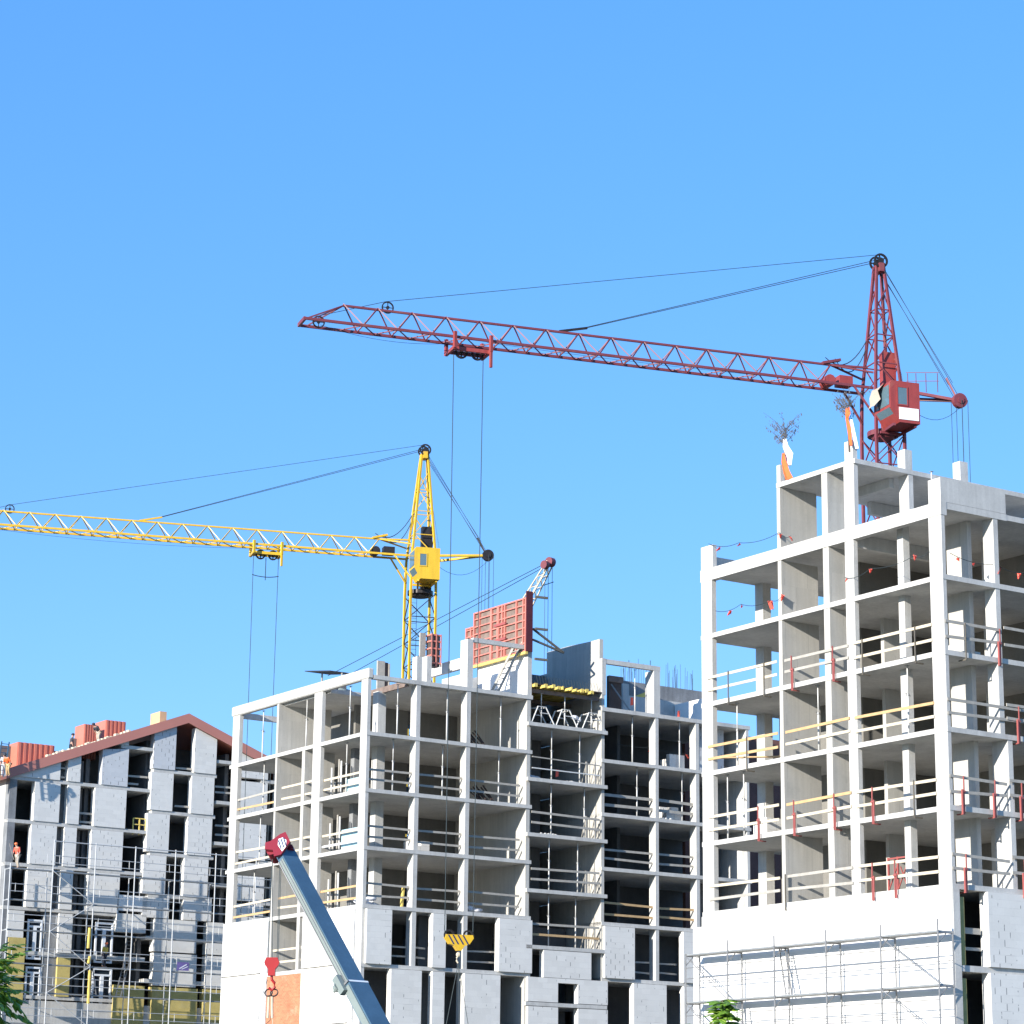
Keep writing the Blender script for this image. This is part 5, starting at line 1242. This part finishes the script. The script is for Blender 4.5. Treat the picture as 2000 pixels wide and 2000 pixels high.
def tree(D, x, y, rad, zmid, hz, n, label, seed, ll=.12):
    random.seed(seed); c = atD(D, x, y)
    t = thing('tree', label, 'tree', (c.x, c.y, 0)); tr = MB().tube([(c.x, c.y, 0), (c.x + .05, c.y, zmid * .6), (c.x, c.y + .05, zmid + hz * .5)], .12, 8, .03)
    g, yl, tw_ = MB(), MB(), MB(); blobs = []
    for k in range(15):
        d_ = rv(); b = Vector((c.x + d_.x * rad * .75, c.y + d_.y * rad * .75, zmid + d_.z * hz * .8)); blobs.append((b, random.uniform(.35, .6) * rad))
        tr.tube([(c.x, c.y, zmid - hz * .6), Vector((c.x, c.y, zmid)).lerp(b, .5), b], .035, 5, .012)
    for k in range(n):
        b, r = random.choice(blobs); d_ = rv(); p = b + d_ * r * random.random() ** .4
        dr = (d_ + Vector((0, 0, .15)) + rv() * .4)
        pts = spray((g, g, yl) if d_.z < .3 else (g, yl), p, dr, random.uniform(.22, .4), 5, ll)
        tw_.tube([pts[0], pts[-1]], .005, 3)
    tr.build('trunk', bark, t); g.v and g.build('crown', leaf_g, t); yl.build('crown', leaf_y, t); tw_.build('branch', bark, t)
    return t
tree(38, -150, 1990, 1.05, 3.75, 1.5, 620, 'leafy green tree at the foot of the gabled block, its crown before the yellow insulation', 3, .19)
def shoot(D, x, y, ytop, label, seed, w):
    random.seed(seed); a, b = atD(D, x, y), atD(D, x, ytop); c = Vector((a.x, a.y, 0))
    t = thing('tree', label, 'tree', c); top = Vector((b.x, b.y, b.z - .1))
    tk_ = MB().tube([c, c.lerp(top, .6) + Vector((.04, 0, 0)), top], .04, 6, .01)
    g, yl, tw_ = MB(), MB(), MB(); n = 26
    for k in range(n):
        q = 1 - .42 * (k / n) ** 1.0 * (top.z - 2.5) / top.z; p = c.lerp(top, q); an = k * 2.4
        dr = Vector((math.cos(an), math.sin(an), .55 - .6 * (1 - q) * 3)); l = w * (.25 + 1.6 * (1 - q)) 
        pts = spray((g, yl), p, dr, min(l, .5), 5, .16); tk_.tube([pts[0], pts[-1]], .005, 3)
    g.build('crown', leaf_g, t); yl.build('crown', leaf_y, t); tk_.build('trunk', bark, t)
shoot(36, 1411, 2000, 1940, 'slender young tree with drooping leaves before the tower scaffold', 11, .55)
shoot(37, 1336, 2010, 1988, 'tip of a small leafy tree below the gap between the middle block and the tower', 12, .55)
# ======== ground, sky, sun, camera ==========================================================
random.seed(1)
g = MB().add([(-1500, -1500, 0), (1500, -1500, 0), (1500, 1500, 0), (-1500, 1500, 0)], [(0, 1, 2, 3)]).build('ground', soil); g['kind'] = 'structure'
SUN_EL = math.radians(16.5)
hv = RG @ Vector((-math.cos(math.radians(15)), -math.sin(math.radians(15)), 0))
sv = Vector((hv.x * math.cos(SUN_EL), hv.y * math.cos(SUN_EL), math.sin(SUN_EL)))
ld = bpy.data.lights.new('sun', 'SUN'); ld.energy = 4.2; ld.angle = math.radians(.5); ld.color = (1.0, .95, .87)
lo = bpy.data.objects.new('sun', ld); COL.objects.link(lo); lo.rotation_euler = sv.to_track_quat('Z', 'Y').to_euler(); lo.location = (0, 0, 200)
w = bpy.data.worlds.new('World'); sc.world = w; w.use_nodes = True; nt = w.node_tree
sky = nt.nodes.new('ShaderNodeTexSky'); sky.sky_type = 'NISHITA'; sky.sun_disc = False; sky.sun_elevation = SUN_EL; sky.sun_rotation = math.atan2(sv.x, sv.y)
sky.air_density = 1.0; sky.dust_density = 0.2; sky.ozone_density = 2.0; sky.altitude = 200
hs = nt.nodes.new('ShaderNodeHueSaturation'); hs.inputs['Saturation'].default_value = 1.35; hs.inputs['Value'].default_value = 1.0
nt.links.new(sky.outputs[0], hs.inputs['Color']); gm = nt.nodes.new('ShaderNodeGamma'); gm.inputs['Gamma'].default_value = .5
ml = nt.nodes.new('ShaderNodeMix'); ml.data_type = 'RGBA'; ml.blend_type = 'MULTIPLY'; ml.inputs['Factor'].default_value = 1; ml.inputs[7].default_value = (.75, 1.16, 1.832, 1)
nt.links.new(hs.outputs[0], gm.inputs['Color']); nt.links.new(gm.outputs[0], ml.inputs[6]); nt.links.new(ml.outputs[2], nt.nodes['Background'].inputs[0])
nt.nodes['Background'].inputs[1].default_value = .15
cam = bpy.data.cameras.new('camera'); co = bpy.data.objects.new('camera', cam); COL.objects.link(co); sc.camera = co
cam.sensor_width = 36; cam.lens = F / 2000 * 36; cam.clip_end = 6000; cam.clip_start = .5
M = RMT @ Matrix(((1, 0, 0), (0, -1, 0), (0, 0, -1)))
co.matrix_world = Matrix.Translation((0, 0, CZ)) @ M.to_4x4()
vs_ = sc.view_settings; vs_.view_transform = 'Standard'; vs_.look = 'None'; vs_.exposure = 1.05; vs_.gamma = 1
sc.cycles.max_bounces = 6; sc.cycles.diffuse_bounces = 3; sc.cycles.use_denoising = True
